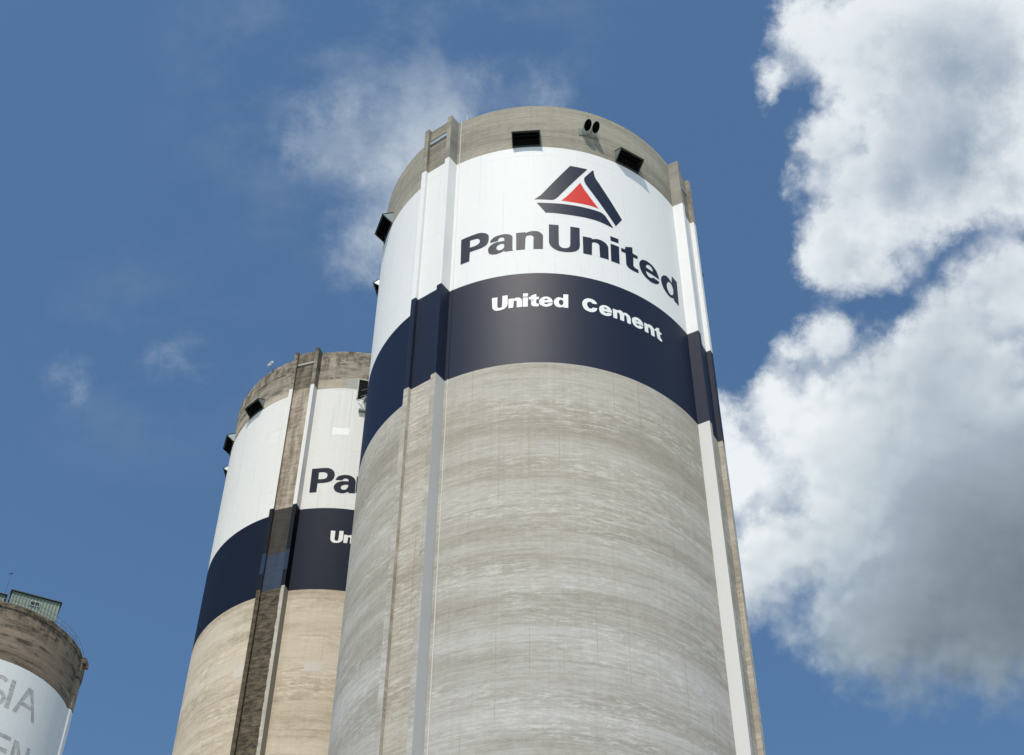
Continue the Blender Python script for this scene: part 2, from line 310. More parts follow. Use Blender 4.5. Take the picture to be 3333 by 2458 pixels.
# ------------------------------------------------------------------ mesh helpers
class MB:
    def __init__(s): s.v = []; s.f = []; s.uv = []; s.mi = []
    def quad(s, pts, uvs=None, mi=0):
        i = len(s.v); s.v += [tuple(p) for p in pts]; s.f.append(tuple(range(i, i + len(pts))))
        s.uv.append(uvs or [(p[0], p[2]) for p in pts]); s.mi.append(mi)
    def prism(s, base, topv, mi=0):
        """base: loop of points (counter-clockwise seen from the top), topv: matching loop"""
        n_ = len(base)
        s.quad(list(reversed(base)), None, mi); s.quad(topv, None, mi)
        for k in range(n_):
            j = (k + 1) % n_
            s.quad([base[k], base[j], topv[j], topv[k]], None, mi)
    def box(s, F, x0, x1, y0, y1, z0, z1, mi=0):
        P = [F(x0, y0), F(x1, y0), F(x1, y1), F(x0, y1)]
        s.prism([(p[0], p[1], z0) for p in P], [(p[0], p[1], z1) for p in P], mi)
    def tube(s, a, b_, r, n_=8, r2=None, cap=True, mi=0):
        a, b_ = Vector(a), Vector(b_); d = (b_ - a).normalized(); q = d.to_track_quat('Z', 'Y'); r2 = r if r2 is None else r2
        A = [a + q @ Vector((r * math.cos(2 * math.pi * k / n_), r * math.sin(2 * math.pi * k / n_), 0)) for k in range(n_)]
        B = [b_ + q @ Vector((r2 * math.cos(2 * math.pi * k / n_), r2 * math.sin(2 * math.pi * k / n_), 0)) for k in range(n_)]
        for k in range(n_):
            j = (k + 1) % n_; s.quad([A[k], A[j], B[j], B[k]], None, mi)
        if cap: s.quad(list(reversed(A)), None, mi); s.quad(B, None, mi)
    def build(s, name, mats, parent=None, smooth=False, weld=False):
        me = bpy.data.meshes.new(name); me.from_pydata(s.v, [], s.f)
        ul = me.uv_layers.new(name='UVMap')
        flat = [c for f in s.uv for p in f for c in p]; ul.data.foreach_set('uv', flat)
        for mm in (mats if isinstance(mats, (list, tuple)) else [mats]): me.materials.append(mm)
        me.polygons.foreach_set('material_index', s.mi)
        if weld:
            bm = bmesh.new(); bm.from_mesh(me); bmesh.ops.remove_doubles(bm, verts=bm.verts, dist=1e-4); bm.to_mesh(me); bm.free()
        if smooth: me.polygons.foreach_set('use_smooth', [True] * len(me.polygons))
        me.update()
        o = bpy.data.objects.new(name, me); sc.collection.objects.link(o); o.parent = parent
        return o

def thing(name, label, cat, loc=(0, 0, 0), group=None):
    o = bpy.data.objects.new(name, None); sc.collection.objects.link(o); o.location = loc; o.empty_display_size = .5
    o['label'] = label; o['category'] = cat
    if group: o['group'] = group
    return o
def tag(o, label, cat, group=None):
    o['label'] = label; o['category'] = cat
    if group: o['group'] = group
    return o

def frame(s, phi_deg):
    """local frame at an azimuth of a silo: x to the right along the wall, y outwards from the axis"""
    A = s['th'] + R_(phi_deg); e = (math.cos(A), math.sin(A)); t = (-math.sin(A), math.cos(A))
    return lambda x, y: (e[0] * y + t[0] * x, e[1] * y + t[1] * x)
def polar(s, phi_deg, r, z):
    A = s['th'] + R_(phi_deg); return (r * math.cos(A), r * math.sin(A), z)

# ------------------------------------------------------------------ ground
g = MB(); g.quad([(-6000, -6000, 0), (6000, -6000, 0), (6000, 6000, 0), (-6000, 6000, 0)])
go = g.build('ground', M['yard']); go['kind'] = 'structure'

# ------------------------------------------------------------------ silo parts
def wall(s, parent, mat, seg=256):
    mb = MB(); zs = [0, 20, s['zb'] if 'zb' in s else 40, s['zt']]
    for k in range(seg):
        p0 = -180 + 360 * k / seg; p1 = -180 + 360 * (k + 1) / seg
        for z0, z1 in zip(zs, zs[1:]):
            mb.quad([polar(s, p0, s['R'], z0), polar(s, p1, s['R'], z0), polar(s, p1, s['R'], z1), polar(s, p0, s['R'], z1)],
                    [(R_(p0) * s['R'], z0), (R_(p1) * s['R'], z0), (R_(p1) * s['R'], z1), (R_(p0) * s['R'], z1)])
    return mb.build('wall', mat, parent, smooth=True, weld=True)
def ring(s, name, parent, mat, r0, r1, z0, z1, seg=192, uvz=None):
    mb = MB()
    for k in range(seg):
        p0 = -180 + 360 * k / seg; p1 = -180 + 360 * (k + 1) / seg
        q = lambda p, r, z: polar(s, p, r, z)
        U0, U1 = R_(p0) * s['R'], R_(p1) * s['R']
        mb.quad([q(p0, r1, z0), q(p1, r1, z0), q(p1, r1, z1), q(p0, r1, z1)], [(U0, z0), (U1, z0), (U1, z1), (U0, z1)])
        mb.quad([q(p0, r1, z1), q(p1, r1, z1), q(p1, r0, z1), q(p0, r0, z1)], [(U0, z1), (U1, z1), (U1, z1 + .3), (U0, z1 + .3)])
        mb.quad([q(p0, r0, z1), q(p1, r0, z1), q(p1, r0, z0), q(p0, r0, z0)], [(U0, z1), (U1, z1), (U1, z0), (U0, z0)])
        mb.quad([q(p0, r0, z0), q(p1, r0, z0), q(p1, r1, z0), q(p0, r1, z0)], [(U0, z0), (U1, z0), (U1, z0), (U0, z0)])
    return mb.build(name, mat, parent)
def roof(s, parent, mat, z):
    mb = MB(); mb.quad([polar(s, 360 * k / 96, s['R'] - .2, z) for k in range(96)]); return mb.build('roof', mat, parent)

def uvbox(mb, s, F, x0, x1, y0, y1, z0, z1, ub, mats=(0, 0, 0)):
    """upright slab of a pilaster: front, right side, left side, top; uv runs round the profile"""
    P = lambda x, y, z: (*F(x, y), z)
    mb.quad([P(x0, y1, z0), P(x1, y1, z0), P(x1, y1, z1), P(x0, y1, z1)], [(ub + x0, z0), (ub + x1, z0), (ub + x1, z1), (ub + x0, z1)], mats[0])
    d = y1 - y0
    mb.quad([P(x1, y1, z0), P(x1, y0, z0), P(x1, y0, z1), P(x1, y1, z1)], [(ub + x1, z0), (ub + x1 + d, z0), (ub + x1 + d, z1), (ub + x1, z1)], mats[1])
    mb.quad([P(x0, y0, z0), P(x0, y1, z0), P(x0, y1, z1), P(x0, y0, z1)], [(ub + x0 - d, z0), (ub + x0, z0), (ub + x0, z1), (ub + x0 - d, z1)], mats[2])
    mb.quad([P(x0, y1, z1), P(x1, y1, z1), P(x1, y0, z1), P(x0, y0, z1)], [(ub + x0, z1), (ub + x1, z1), (ub + x1, z1 + d), (ub + x0, z1 + d)], mats[0])
    mb.quad([P(x0, y0, z0), P(x1, y0, z0), P(x1, y1, z0), P(x0, y1, z0)], [(ub + x0, z0), (ub + x1, z0), (ub + x1, z0), (ub + x0, z0)], mats[0])

def pilaster(s, parent, phi, hw, fw, yf, yp, finmats, panelmat, slot, ub, finidx=((0, 0, 0), (0, 0, 0)), label=None, barmat='slotbar'):
    F = frame(s, phi); R = s['R']; zt = s['zt']; xi = hw - fw
    mb = MB(); uvbox(mb, s, F, -xi, xi, R - .25, yp, 0, slot[0], ub)
    p = mb.build('pilaster', panelmat, parent)
    if label: p['label'] = label
    mb = MB(); uvbox(mb, s, F, -xi, xi, R - .25, yp, slot[1], zt - .04, ub); mb.build('lintel', panelmat, p)
    for sgn, idx in ((-1, finidx[0]), (1, finidx[1])):
        mb = MB(); x0, x1 = (-hw, -xi) if sgn < 0 else (xi, hw)
        uvbox(mb, s, F, x0, x1, R - .25, yf, 0, zt + .02, ub + sgn * 3, idx); mb.build('fin', finmats, p)
    mb = MB(); mb.quad([(*F(-xi, R + .03), slot[0]), (*F(xi, R + .03), slot[0]), (*F(xi, R + .03), slot[1]), (*F(-xi, R + .03), slot[1])]); mb.build('slot_opening', M['black'], p)  # black sheet paints the shade at the back of the slot
    h = slot[1] - slot[0]
    mb = MB(); mb.box(F, -xi + .004, xi - .004, R + .12, yp + .015, slot[0] + h * .40, slot[0] + h * .80); mb.build('slot_bar', M[barmat], p)
    return p

def corrug(n_, a, b_, amp):
    """corrugated profile between a and b: list of (position, height)"""
    return [(a + (b_ - a) * k / n_, amp * (1 if k % 4 in (0, 1) else -1)) for k in range(n_ + 1)]

def hood(s, parent, phi, z0, z1, w, d, drop):
    """weather hood: sloping corrugated roof, triangular cheeks, open slanted mouth facing down"""
    F = frame(s, phi); R = s['R']; yw = R - .06; hw = w / 2; rx = R * math.cos(math.asin(hw / R))
    P = lambda x, y, z: (*F(x, y), z)
    yo = R + d; zf = z1 - drop                          # lip
    zr_ = lambda y: z1 - drop * (y - R) / d             # roof line
    zm = lambda y: z0 + (zf - .05 - z0) * max(0, (y - rx) / (yo - rx))      # mouth line
    mb = MB(); pr = corrug(44, -hw - .03, hw + .03, .012); ya = yo + .04
    for (xa, ha), (xb, hb) in zip(pr, pr[1:]):
        mb.quad([P(xa, ya, zr_(ya) + ha), P(xb, ya, zr_(ya) + hb), P(xb, yw, zr_(yw) + hb), P(xa, yw, zr_(yw) + ha)])
        mb.quad([P(xb, ya, zr_(ya) + hb - .008), P(xa, ya, zr_(ya) + ha - .008), P(xa, yw, zr_(yw) + ha - .008), P(xb, yw, zr_(yw) + hb - .008)])
        mb.quad([P(xa, ya, zr_(ya) + ha - .008), P(xb, ya, zr_(ya) + hb - .008), P(xb, ya, zr_(ya) + hb), P(xa, ya, zr_(ya) + ha)])
    h = mb.build('vent_hood', M['hood'], parent, weld=True)
    mb = MB(); mb.box(F, -hw, hw, yo - .03, yo, zf - .075, zf - .02); mb.build('lip_bar', M['hood'], h)
    mb = MB(); mb.box(F, -hw + .01, hw - .01, R - .05, R + .05, z0 - .05, z0); mb.build('sill_bar', M['hood'], h)
    for sg in (-1, 1):
        cb = MB(); n_ = 24; x = sg * hw
        yb = [rx - .03 + (yo - rx + .03) * k / n_ for k in range(n_ + 1)]
        for k in range(n_):
            ya, yb_ = yb[k], yb[k + 1]
            xa = x + sg * (.012 if k % 4 in (0, 1) else 0); xb = xa - sg * .01
            q = [P(xa, ya, zm(ya)), P(xa, yb_, zm(yb_)), P(xa, yb_, zr_(yb_) - .02), P(xa, ya, zr_(ya) - .02)]
            q2 = [P(xb, ya, zm(ya)), P(xb, yb_, zm(yb_)), P(xb, yb_, zr_(yb_) - .02), P(xb, ya, zr_(ya) - .02)]
            if sg < 0: q.reverse()
            else: q2.reverse()
            cb.quad(q, None, 0); cb.quad(q2, None, 1)
        cb.build('cheek', [M['cheek'], M['black']], h)  # inner faces coloured black for the shade under the hood
        eb = MB()
        eb.prism([P(x - .02, rx, z0), P(x + .02, rx, z0), P(x + .02, yo, zf - .06), P(x - .02, yo, zf - .06)],
                 [P(x - .02, rx, z0 + .05), P(x + .02, rx, z0 + .05), P(x + .02, yo - .03, zf - .03), P(x - .02, yo - .03, zf - .03)])
        eb.build('edge_angle', M['hood'], h)
    ob = MB(); ns = 10
    for k in range(ns):
        xa, xb = -hw + .012 + (w - .024) * k / ns, -hw + .012 + (w - .024) * (k + 1) / ns
        ya, yb_ = math.sqrt(R * R - xa * xa) + .012, math.sqrt(R * R - xb * xb) + .012
        ob.quad([P(xa, ya, z0), P(xb, yb_, z0), P(xb, yb_, zr_(yb_) - .02), P(xa, ya, zr_(ya) - .02)])
    ob.quad([P(-hw + .012, rx, zr_(rx) - .03), P(hw - .012, rx, zr_(rx) - .03), P(hw - .012, yo - .03, zf - .03), P(-hw + .012, yo - .03, zf - .03)])
    ob.build('opening', M['black'], h)  # black sheets over wall and roof underside paint the hood's inner shade
    for k in range(3):                                  # louvre blades behind the mouth
        tt = .2 + .27 * k; y = yo - (yo - rx) * tt - .05; z = zm(y) + .05
        lb = MB(); lb.box(F, -hw + .02, hw - .02, y - .05, y, z, z + .012); lb.build('blade', M['black'], h)
    return h

def sheet(s, name, loops, mat, parent, off=.007, du=.14):
    """painted shape given in wall coordinates (arc length, height), laid on the round wall"""
    bm = bmesh.new()
    polys = loops if isinstance(loops[0][0][0], (tuple, list)) else [loops]
    for pl in polys:
        vv = [[Vector((x, z, 0)) for x, z in lp] for lp in pl]
        allv = [q for lp in vv for q in lp]
        bv = [bm.verts.new(q) for q in allv]
        for tri in geometry.tessellate_polygon(vv):
            try: bm.faces.new([bv[i] for i in tri])
            except ValueError: pass
    us = [v_.co.x for v_ in bm.verts]; x = min(us) + du
    while x < max(us):
        bmesh.ops.bisect_plane(bm, geom=bm.verts[:] + bm.edges[:] + bm.faces[:], plane_co=(x, 0, 0), plane_no=(1, 0, 0)); x += du
    for v_ in bm.verts:
        u_, z_ = v_.co.x, v_.co.y; v_.co = polar(s, math.degrees(u_ / s['R']), s['R'] + off, z_)
    bmesh.ops.recalc_face_normals(bm, faces=bm.faces[:])
    for f in bm.faces:
        c = f.calc_center_median(); f.smooth = True
        if f.normal.x * c.x + f.normal.y * c.y < 0: f.normal_flip()
    me = bpy.data.meshes.new(name); bm.to_mesh(me); bm.free(); me.materials.append(mat)
    o = bpy.data.objects.new(name, me); sc.collection.objects.link(o); o.parent = parent
    return o

def arc_tube(s, pts, r, mat, name, parent, n_=6):
    mb = MB()
    for a, b_ in zip(pts, pts[1:]): mb.tube(a, b_, r, n_, cap=False)
    return mb.build(name, mat, parent)

# lettering outlines in wall coordinates (arc length from the camera-facing line, height), metres
G = {
 'P': [[(-3.55,58.08),(-3.42,58.1),(-3.29,58.11),(-3.15,58.12),(-3.01,58.13),(-2.87,58.14),(-2.73,58.15),(-2.67,58.14),(-2.6,58.13),(-2.54,58.11),(-2.47,58.07),(-2.4,58.03),(-2.33,57.98),(-2.28,57.93),(-2.25,57.87),(-2.21,57.81),(-2.2,57.73),(-2.19,57.65),(-2.19,57.56),(-2.19,57.49),(-2.2,57.41),(-2.21,57.34),(-2.22,57.27),(-2.24,57.21),(-2.27,57.15),(-2.3,57.11),(-2.34,57.07),(-2.38,57.05),(-2.44,57.02),(-2.5,56.99),(-2.57,56.98),(-2.66,56.96),(-2.75,56.96),(-2.84,56.95),(-2.92,56.95),(-3,56.94),(-3.08,56.93),(-3.09,56.28),(-3.52,56.26)], [(-3.09,57.77),(-3.02,57.78),(-2.96,57.78),(-2.89,57.78),(-2.83,57.78),(-2.78,57.77),(-2.72,57.75),(-2.69,57.72),(-2.66,57.68),(-2.63,57.64),(-2.62,57.58),(-2.61,57.53),(-2.61,57.48),(-2.63,57.43),(-2.65,57.39),(-2.67,57.36),(-2.71,57.33),(-2.75,57.3),(-2.79,57.29),(-2.89,57.27),(-2.99,57.27),(-3.09,57.28)]],
 'a': [[(-2.12,57.19),(-2.12,57.26),(-2.11,57.32),(-2.09,57.38),(-2.05,57.44),(-2,57.5),(-1.96,57.54),(-1.89,57.58),(-1.82,57.61),(-1.74,57.62),(-1.64,57.64),(-1.53,57.65),(-1.43,57.64),(-1.36,57.62),(-1.28,57.59),(-1.22,57.55),(-1.18,57.52),(-1.14,57.47),(-1.12,57.42),(-1.1,57.36),(-1.1,57.31),(-1.1,57.26),(-1.1,56.46),(-1.06,56.36),(-1.45,56.36),(-1.47,56.45),(-1.52,56.41),(-1.57,56.37),(-1.62,56.34),(-1.69,56.32),(-1.76,56.3),(-1.83,56.29),(-1.89,56.29),(-1.95,56.3),(-2.02,56.32),(-2.06,56.35),(-2.11,56.38),(-2.15,56.43),(-2.18,56.5),(-2.2,56.57),(-2.21,56.65),(-2.21,56.73),(-2.2,56.8),(-2.19,56.87),(-2.15,56.93),(-2.11,56.99),(-2.07,57.03),(-2.01,57.08),(-1.96,57.11),(-1.9,57.13),(-1.83,57.15),(-1.76,57.15),(-1.68,57.15),(-1.61,57.15),(-1.54,57.15),(-1.47,57.15),(-1.46,57.21),(-1.47,57.27),(-1.48,57.34),(-1.49,57.37),(-1.51,57.39),(-1.53,57.41),(-1.56,57.43),(-1.6,57.44),(-1.64,57.44),(-1.67,57.42),(-1.7,57.4),(-1.73,57.37),(-1.75,57.32),(-1.76,57.27),(-1.76,57.22)], [(-1.48,56.94),(-1.53,56.96),(-1.58,56.97),(-1.63,56.97),(-1.68,56.95),(-1.73,56.92),(-1.77,56.88),(-1.8,56.84),(-1.82,56.8),(-1.82,56.75),(-1.82,56.69),(-1.81,56.63),(-1.78,56.59),(-1.74,56.55),(-1.7,56.53),(-1.65,56.53),(-1.6,56.54),(-1.56,56.56),(-1.52,56.6),(-1.5,56.63),(-1.48,56.67),(-1.47,56.71)]],
 'n': [[(-0.94,57.61),(-0.53,57.62),(-0.51,57.55),(-0.46,57.59),(-0.4,57.62),(-0.34,57.65),(-0.26,57.67),(-0.18,57.68),(-0.1,57.68),(-0.03,57.67),(0.04,57.65),(0.1,57.61),(0.15,57.56),(0.19,57.5),(0.23,57.43),(0.25,57.38),(0.26,57.32),(0.26,57.26),(0.25,56.37),(-0.17,56.37),(-0.16,57.23),(-0.17,57.27),(-0.19,57.3),(-0.21,57.33),(-0.25,57.36),(-0.29,57.38),(-0.34,57.38),(-0.38,57.38),(-0.42,57.36),(-0.47,57.33),(-0.49,57.29),(-0.51,57.23),(-0.52,57.17),(-0.54,56.37),(-0.93,56.36)]],
 'U': [[(0.53,58.18),(0.97,58.17),(0.96,56.8),(0.97,56.73),(0.99,56.67),(1.01,56.62),(1.05,56.58),(1.09,56.55),(1.14,56.53),(1.18,56.53),(1.23,56.53),(1.27,56.54),(1.32,56.55),(1.37,56.58),(1.41,56.63),(1.44,56.69),(1.46,56.76),(1.47,56.83),(1.5,58.16),(1.93,58.17),(1.91,56.85),(1.9,56.77),(1.88,56.69),(1.86,56.61),(1.82,56.54),(1.78,56.48),(1.73,56.43),(1.67,56.38),(1.61,56.35),(1.55,56.32),(1.48,56.29),(1.41,56.27),(1.34,56.26),(1.25,56.25),(1.17,56.25),(1.08,56.26),(1,56.27),(0.91,56.3),(0.83,56.35),(0.76,56.4),(0.69,56.47),(0.63,56.55),(0.59,56.62),(0.56,56.69),(0.54,56.77),(0.52,56.85),(0.52,56.94),(0.52,57.02)]],
 'n2': [[(2.06,57.6),(2.48,57.61),(2.49,57.54),(2.56,57.57),(2.62,57.6),(2.69,57.63),(2.75,57.64),(2.81,57.65),(2.88,57.65),(2.95,57.63),(3.02,57.61),(3.09,57.57),(3.14,57.53),(3.18,57.48),(3.22,57.43),(3.24,57.37),(3.26,57.31),(3.27,57.24),(3.25,56.37),(2.83,56.36),(2.83,57.16),(2.83,57.21),(2.81,57.26),(2.79,57.29),(2.76,57.32),(2.72,57.34),(2.68,57.35),(2.64,57.35),(2.6,57.34),(2.56,57.33),(2.53,57.31),(2.51,57.28),(2.49,57.25),(2.48,57.21),(2.48,57.16),(2.48,57.12),(2.45,56.36),(2.05,56.35)]],
 'i': [[(3.4,58.18),(3.82,58.18),(3.81,57.86),(3.4,57.84)], [(3.39,57.62),(3.82,57.62),(3.79,56.34),(3.37,56.34)]],
 't': [[(3.92,57.6),(4.13,57.62),(4.15,57.82),(4.55,58.04),(4.54,57.59),(4.81,57.57),(4.8,57.33),(4.56,57.31),(4.53,56.73),(4.53,56.68),(4.55,56.64),(4.57,56.62),(4.63,56.58),(4.71,56.57),(4.79,56.57),(4.79,56.32),(4.7,56.3),(4.62,56.3),(4.53,56.29),(4.45,56.3),(4.37,56.31),(4.3,56.34),(4.25,56.37),(4.21,56.41),(4.17,56.46),(4.15,56.52),(4.14,56.6),(4.14,56.68),(4.14,57.35),(3.92,57.34)]],
 'e': [[(6.05,56.84),(6.04,56.94),(6.02,57.03),(6,57.12),(5.97,57.21),(5.93,57.3),(5.88,57.38),(5.81,57.45),(5.74,57.51),(5.65,57.56),(5.57,57.59),(5.48,57.6),(5.38,57.61),(5.3,57.6),(5.21,57.58),(5.12,57.53),(5.06,57.49),(5,57.42),(4.96,57.35),(4.92,57.26),(4.89,57.17),(4.88,57.09),(4.87,56.99),(4.88,56.9),(4.89,56.82),(4.92,56.7),(4.96,56.6),(5.01,56.5),(5.07,56.42),(5.14,56.35),(5.22,56.3),(5.31,56.26),(5.4,56.23),(5.51,56.22),(5.59,56.23),(5.69,56.26),(5.79,56.3),(5.84,56.34),(5.91,56.39),(5.96,56.46),(6,56.53),(6.03,56.6),(6.04,56.67),(5.66,56.66),(5.63,56.62),(5.6,56.58),(5.57,56.56),(5.51,56.53),(5.45,56.51),(5.4,56.51),(5.35,56.53),(5.31,56.57),(5.28,56.62),(5.25,56.67),(5.24,56.74),(5.24,56.81)], [(5.26,57.09),(5.26,57.13),(5.27,57.18),(5.28,57.23),(5.3,57.27),(5.33,57.32),(5.36,57.36),(5.41,57.39),(5.46,57.4),(5.5,57.4),(5.55,57.38),(5.6,57.34),(5.63,57.3),(5.65,57.24),(5.66,57.16),(5.66,57.08)]],
 'd': [[(7.04,57.98),(7.44,57.92),(7.39,56.15),(7.03,56.19),(7.01,56.37),(6.96,56.31),(6.91,56.27),(6.87,56.24),(6.79,56.21),(6.72,56.19),(6.66,56.19),(6.58,56.21),(6.51,56.25),(6.44,56.29),(6.38,56.35),(6.32,56.42),(6.27,56.51),(6.24,56.59),(6.21,56.69),(6.19,56.79),(6.18,56.88),(6.18,56.97),(6.2,57.08),(6.24,57.19),(6.29,57.3),(6.36,57.4),(6.45,57.49),(6.53,57.55),(6.61,57.59),(6.69,57.59),(6.75,57.57),(6.81,57.54),(6.87,57.51),(6.93,57.47),(6.98,57.42)], [(6.82,57.32),(6.88,57.31),(6.93,57.28),(6.96,57.24),(7,57.17),(7.02,57.09),(7.04,56.99),(7.04,56.9),(7.04,56.8),(7.01,56.69),(6.99,56.61),(6.95,56.52),(6.89,56.46),(6.82,56.41),(6.76,56.41),(6.71,56.43),(6.66,56.48),(6.62,56.54),(6.59,56.62),(6.57,56.71),(6.56,56.81),(6.57,56.92),(6.59,57.01),(6.62,57.1),(6.67,57.2),(6.72,57.26),(6.78,57.3)]]}
G2 = {
 'U': [[(-1.97,53.28),(-1.73,53.27),(-1.73,52.68),(-1.72,52.62),(-1.69,52.57),(-1.66,52.54),(-1.63,52.54),(-1.59,52.54),(-1.55,52.56),(-1.53,52.59),(-1.52,52.64),(-1.51,53.3),(-1.29,53.31),(-1.28,52.7),(-1.3,52.62),(-1.33,52.55),(-1.36,52.5),(-1.41,52.46),(-1.46,52.42),(-1.52,52.4),(-1.59,52.38),(-1.66,52.38),(-1.73,52.38),(-1.79,52.4),(-1.85,52.44),(-1.9,52.51),(-1.94,52.59),(-1.95,52.67)]],
 'n': [[(-1.25,53.04),(-1.02,53.04),(-1.01,53),(-0.97,53.04),(-0.92,53.07),(-0.86,53.07),(-0.8,53.06),(-0.75,53.03),(-0.71,52.99),(-0.68,52.91),(-0.67,52.83),(-0.67,52.44),(-0.89,52.43),(-0.89,52.79),(-0.89,52.83),(-0.91,52.87),(-0.94,52.89),(-0.97,52.9),(-1,52.88),(-1.02,52.84),(-1.04,52.44),(-1.24,52.43)]],
 'i': [[(-0.62,53.31),(-0.41,53.31),(-0.42,53.1),(-0.63,53.1)], [(-0.63,53.04),(-0.42,53.04),(-0.42,52.43),(-0.64,52.43)]],
 't': [[(-0.38,53.06),(-0.28,53.07),(-0.28,53.14),(-0.06,53.25),(-0.06,53.05),(0.05,53.06),(0.05,52.9),(-0.06,52.9),(-0.07,52.66),(-0.06,52.63),(-0.04,52.61),(0.01,52.6),(0.05,52.61),(0.04,52.44),(-0.04,52.42),(-0.14,52.43),(-0.19,52.44),(-0.24,52.48),(-0.27,52.53),(-0.28,52.59),(-0.28,52.9),(-0.38,52.9)]],
 'e': [[(0.63,52.7),(0.63,52.78),(0.62,52.85),(0.58,52.94),(0.54,53),(0.45,53.06),(0.36,53.08),(0.27,53.06),(0.19,53.01),(0.13,52.95),(0.08,52.86),(0.06,52.79),(0.06,52.71),(0.07,52.61),(0.11,52.53),(0.17,52.47),(0.24,52.43),(0.31,52.41),(0.38,52.41),(0.46,52.43),(0.53,52.47),(0.57,52.51),(0.61,52.57),(0.63,52.61),(0.63,52.65),(0.45,52.65),(0.44,52.61),(0.42,52.59),(0.39,52.57),(0.35,52.57),(0.32,52.58),(0.29,52.61),(0.27,52.64),(0.27,52.68)], [(0.27,52.84),(0.28,52.88),(0.3,52.91),(0.33,52.93),(0.36,52.94),(0.39,52.93),(0.41,52.91),(0.43,52.88),(0.44,52.84)]],
 'd': [[(1.1,53.29),(1.31,53.32),(1.29,52.42),(1.09,52.42),(1.08,52.47),(1.03,52.44),(0.99,52.42),(0.92,52.41),(0.86,52.42),(0.79,52.45),(0.74,52.51),(0.7,52.6),(0.68,52.71),(0.69,52.8),(0.71,52.89),(0.76,52.97),(0.82,53.04),(0.88,53.07),(0.95,53.07),(1.02,53.05),(1.09,53.02)], [(0.99,52.91),(1.03,52.91),(1.07,52.88),(1.08,52.82),(1.09,52.75),(1.08,52.68),(1.06,52.61),(1.03,52.57),(1,52.56),(0.96,52.58),(0.92,52.62),(0.9,52.68),(0.89,52.75),(0.9,52.82),(0.92,52.87),(0.95,52.9)]],
 'C': [[(2.56,53.01),(2.56,53.07),(2.54,53.12),(2.49,53.2),(2.42,53.25),(2.33,53.28),(2.24,53.29),(2.17,53.28),(2.1,53.24),(2.02,53.17),(1.96,53.08),(1.92,52.98),(1.91,52.87),(1.91,52.77),(1.93,52.67),(1.97,52.57),(2.02,52.49),(2.1,52.44),(2.18,52.41),(2.27,52.4),(2.36,52.42),(2.42,52.45),(2.48,52.51),(2.52,52.56),(2.54,52.63),(2.56,52.68),(2.58,52.74),(2.37,52.73),(2.36,52.7),(2.34,52.67),(2.3,52.63),(2.26,52.62),(2.21,52.63),(2.17,52.67),(2.14,52.74),(2.12,52.84),(2.12,52.91),(2.14,52.97),(2.17,53.03),(2.22,53.06),(2.26,53.07),(2.31,53.05),(2.34,53.02),(2.38,52.98)]],
 'e2': [[(3.24,52.71),(3.25,52.79),(3.23,52.86),(3.2,52.95),(3.16,53.01),(3.1,53.05),(3.03,53.08),(2.94,53.09),(2.85,53.07),(2.77,53.02),(2.71,52.94),(2.67,52.86),(2.65,52.77),(2.66,52.65),(2.68,52.55),(2.73,52.48),(2.79,52.44),(2.85,52.41),(2.93,52.4),(3.01,52.41),(3.1,52.45),(3.16,52.49),(3.21,52.56),(3.23,52.61),(3.24,52.65),(3.05,52.66),(3.02,52.62),(2.99,52.59),(2.95,52.58),(2.92,52.59),(2.88,52.62),(2.85,52.67)], [(2.86,52.87),(2.87,52.9),(2.89,52.92),(2.92,52.94),(2.95,52.94),(2.98,52.92),(3,52.89),(3.02,52.87),(3.02,52.83)]],
 'm': [[(3.29,53.03),(3.48,53.02),(3.5,53.02),(3.52,53.02),(3.56,53.05),(3.61,53.08),(3.67,53.09),(3.71,53.08),(3.75,53.04),(3.78,52.98),(3.84,53.03),(3.9,53.05),(3.96,53.05),(4.02,53.02),(4.08,52.98),(4.12,52.92),(4.14,52.87),(4.15,52.8),(4.14,52.42),(3.96,52.42),(3.95,52.77),(3.94,52.81),(3.92,52.85),(3.9,52.87),(3.87,52.88),(3.85,52.86),(3.83,52.83),(3.81,52.44),(3.62,52.44),(3.62,52.76),(3.61,52.81),(3.59,52.85),(3.57,52.88),(3.54,52.89),(3.51,52.87),(3.49,52.84),(3.48,52.44),(3.3,52.43)]],
 'e3': [[(4.8,52.7),(4.8,52.77),(4.79,52.83),(4.77,52.91),(4.73,52.97),(4.67,53.03),(4.59,53.07),(4.51,53.08),(4.42,53.06),(4.35,53.02),(4.28,52.96),(4.23,52.88),(4.21,52.79),(4.21,52.69),(4.22,52.61),(4.26,52.52),(4.3,52.45),(4.38,52.41),(4.46,52.39),(4.54,52.39),(4.63,52.42),(4.69,52.46),(4.74,52.52),(4.77,52.58),(4.79,52.64),(4.58,52.63),(4.56,52.59),(4.54,52.56),(4.5,52.55),(4.47,52.56),(4.43,52.6),(4.4,52.66)], [(4.42,52.82),(4.42,52.85),(4.44,52.87),(4.48,52.89),(4.52,52.89),(4.55,52.86),(4.56,52.82)]],
 'n2': [[(4.86,53),(5.06,52.99),(5.1,53.03),(5.15,53.05),(5.22,53.05),(5.28,53.04),(5.33,53.01),(5.37,52.96),(5.4,52.9),(5.41,52.83),(5.41,52.41),(5.2,52.39),(5.2,52.71),(5.19,52.76),(5.17,52.79),(5.14,52.83),(5.11,52.84),(5.08,52.81),(5.06,52.77),(5.06,52.42),(4.86,52.4)]],
 't2': [[(5.42,52.95),(5.49,52.98),(5.54,53.11),(5.72,53.22),(5.72,52.99),(5.85,52.96),(5.84,52.86),(5.73,52.83),(5.75,52.58),(5.83,52.54),(5.84,52.39),(5.76,52.38),(5.68,52.39),(5.62,52.41),(5.57,52.45),(5.55,52.51),(5.54,52.58),(5.53,52.86),(5.42,52.87)]]}
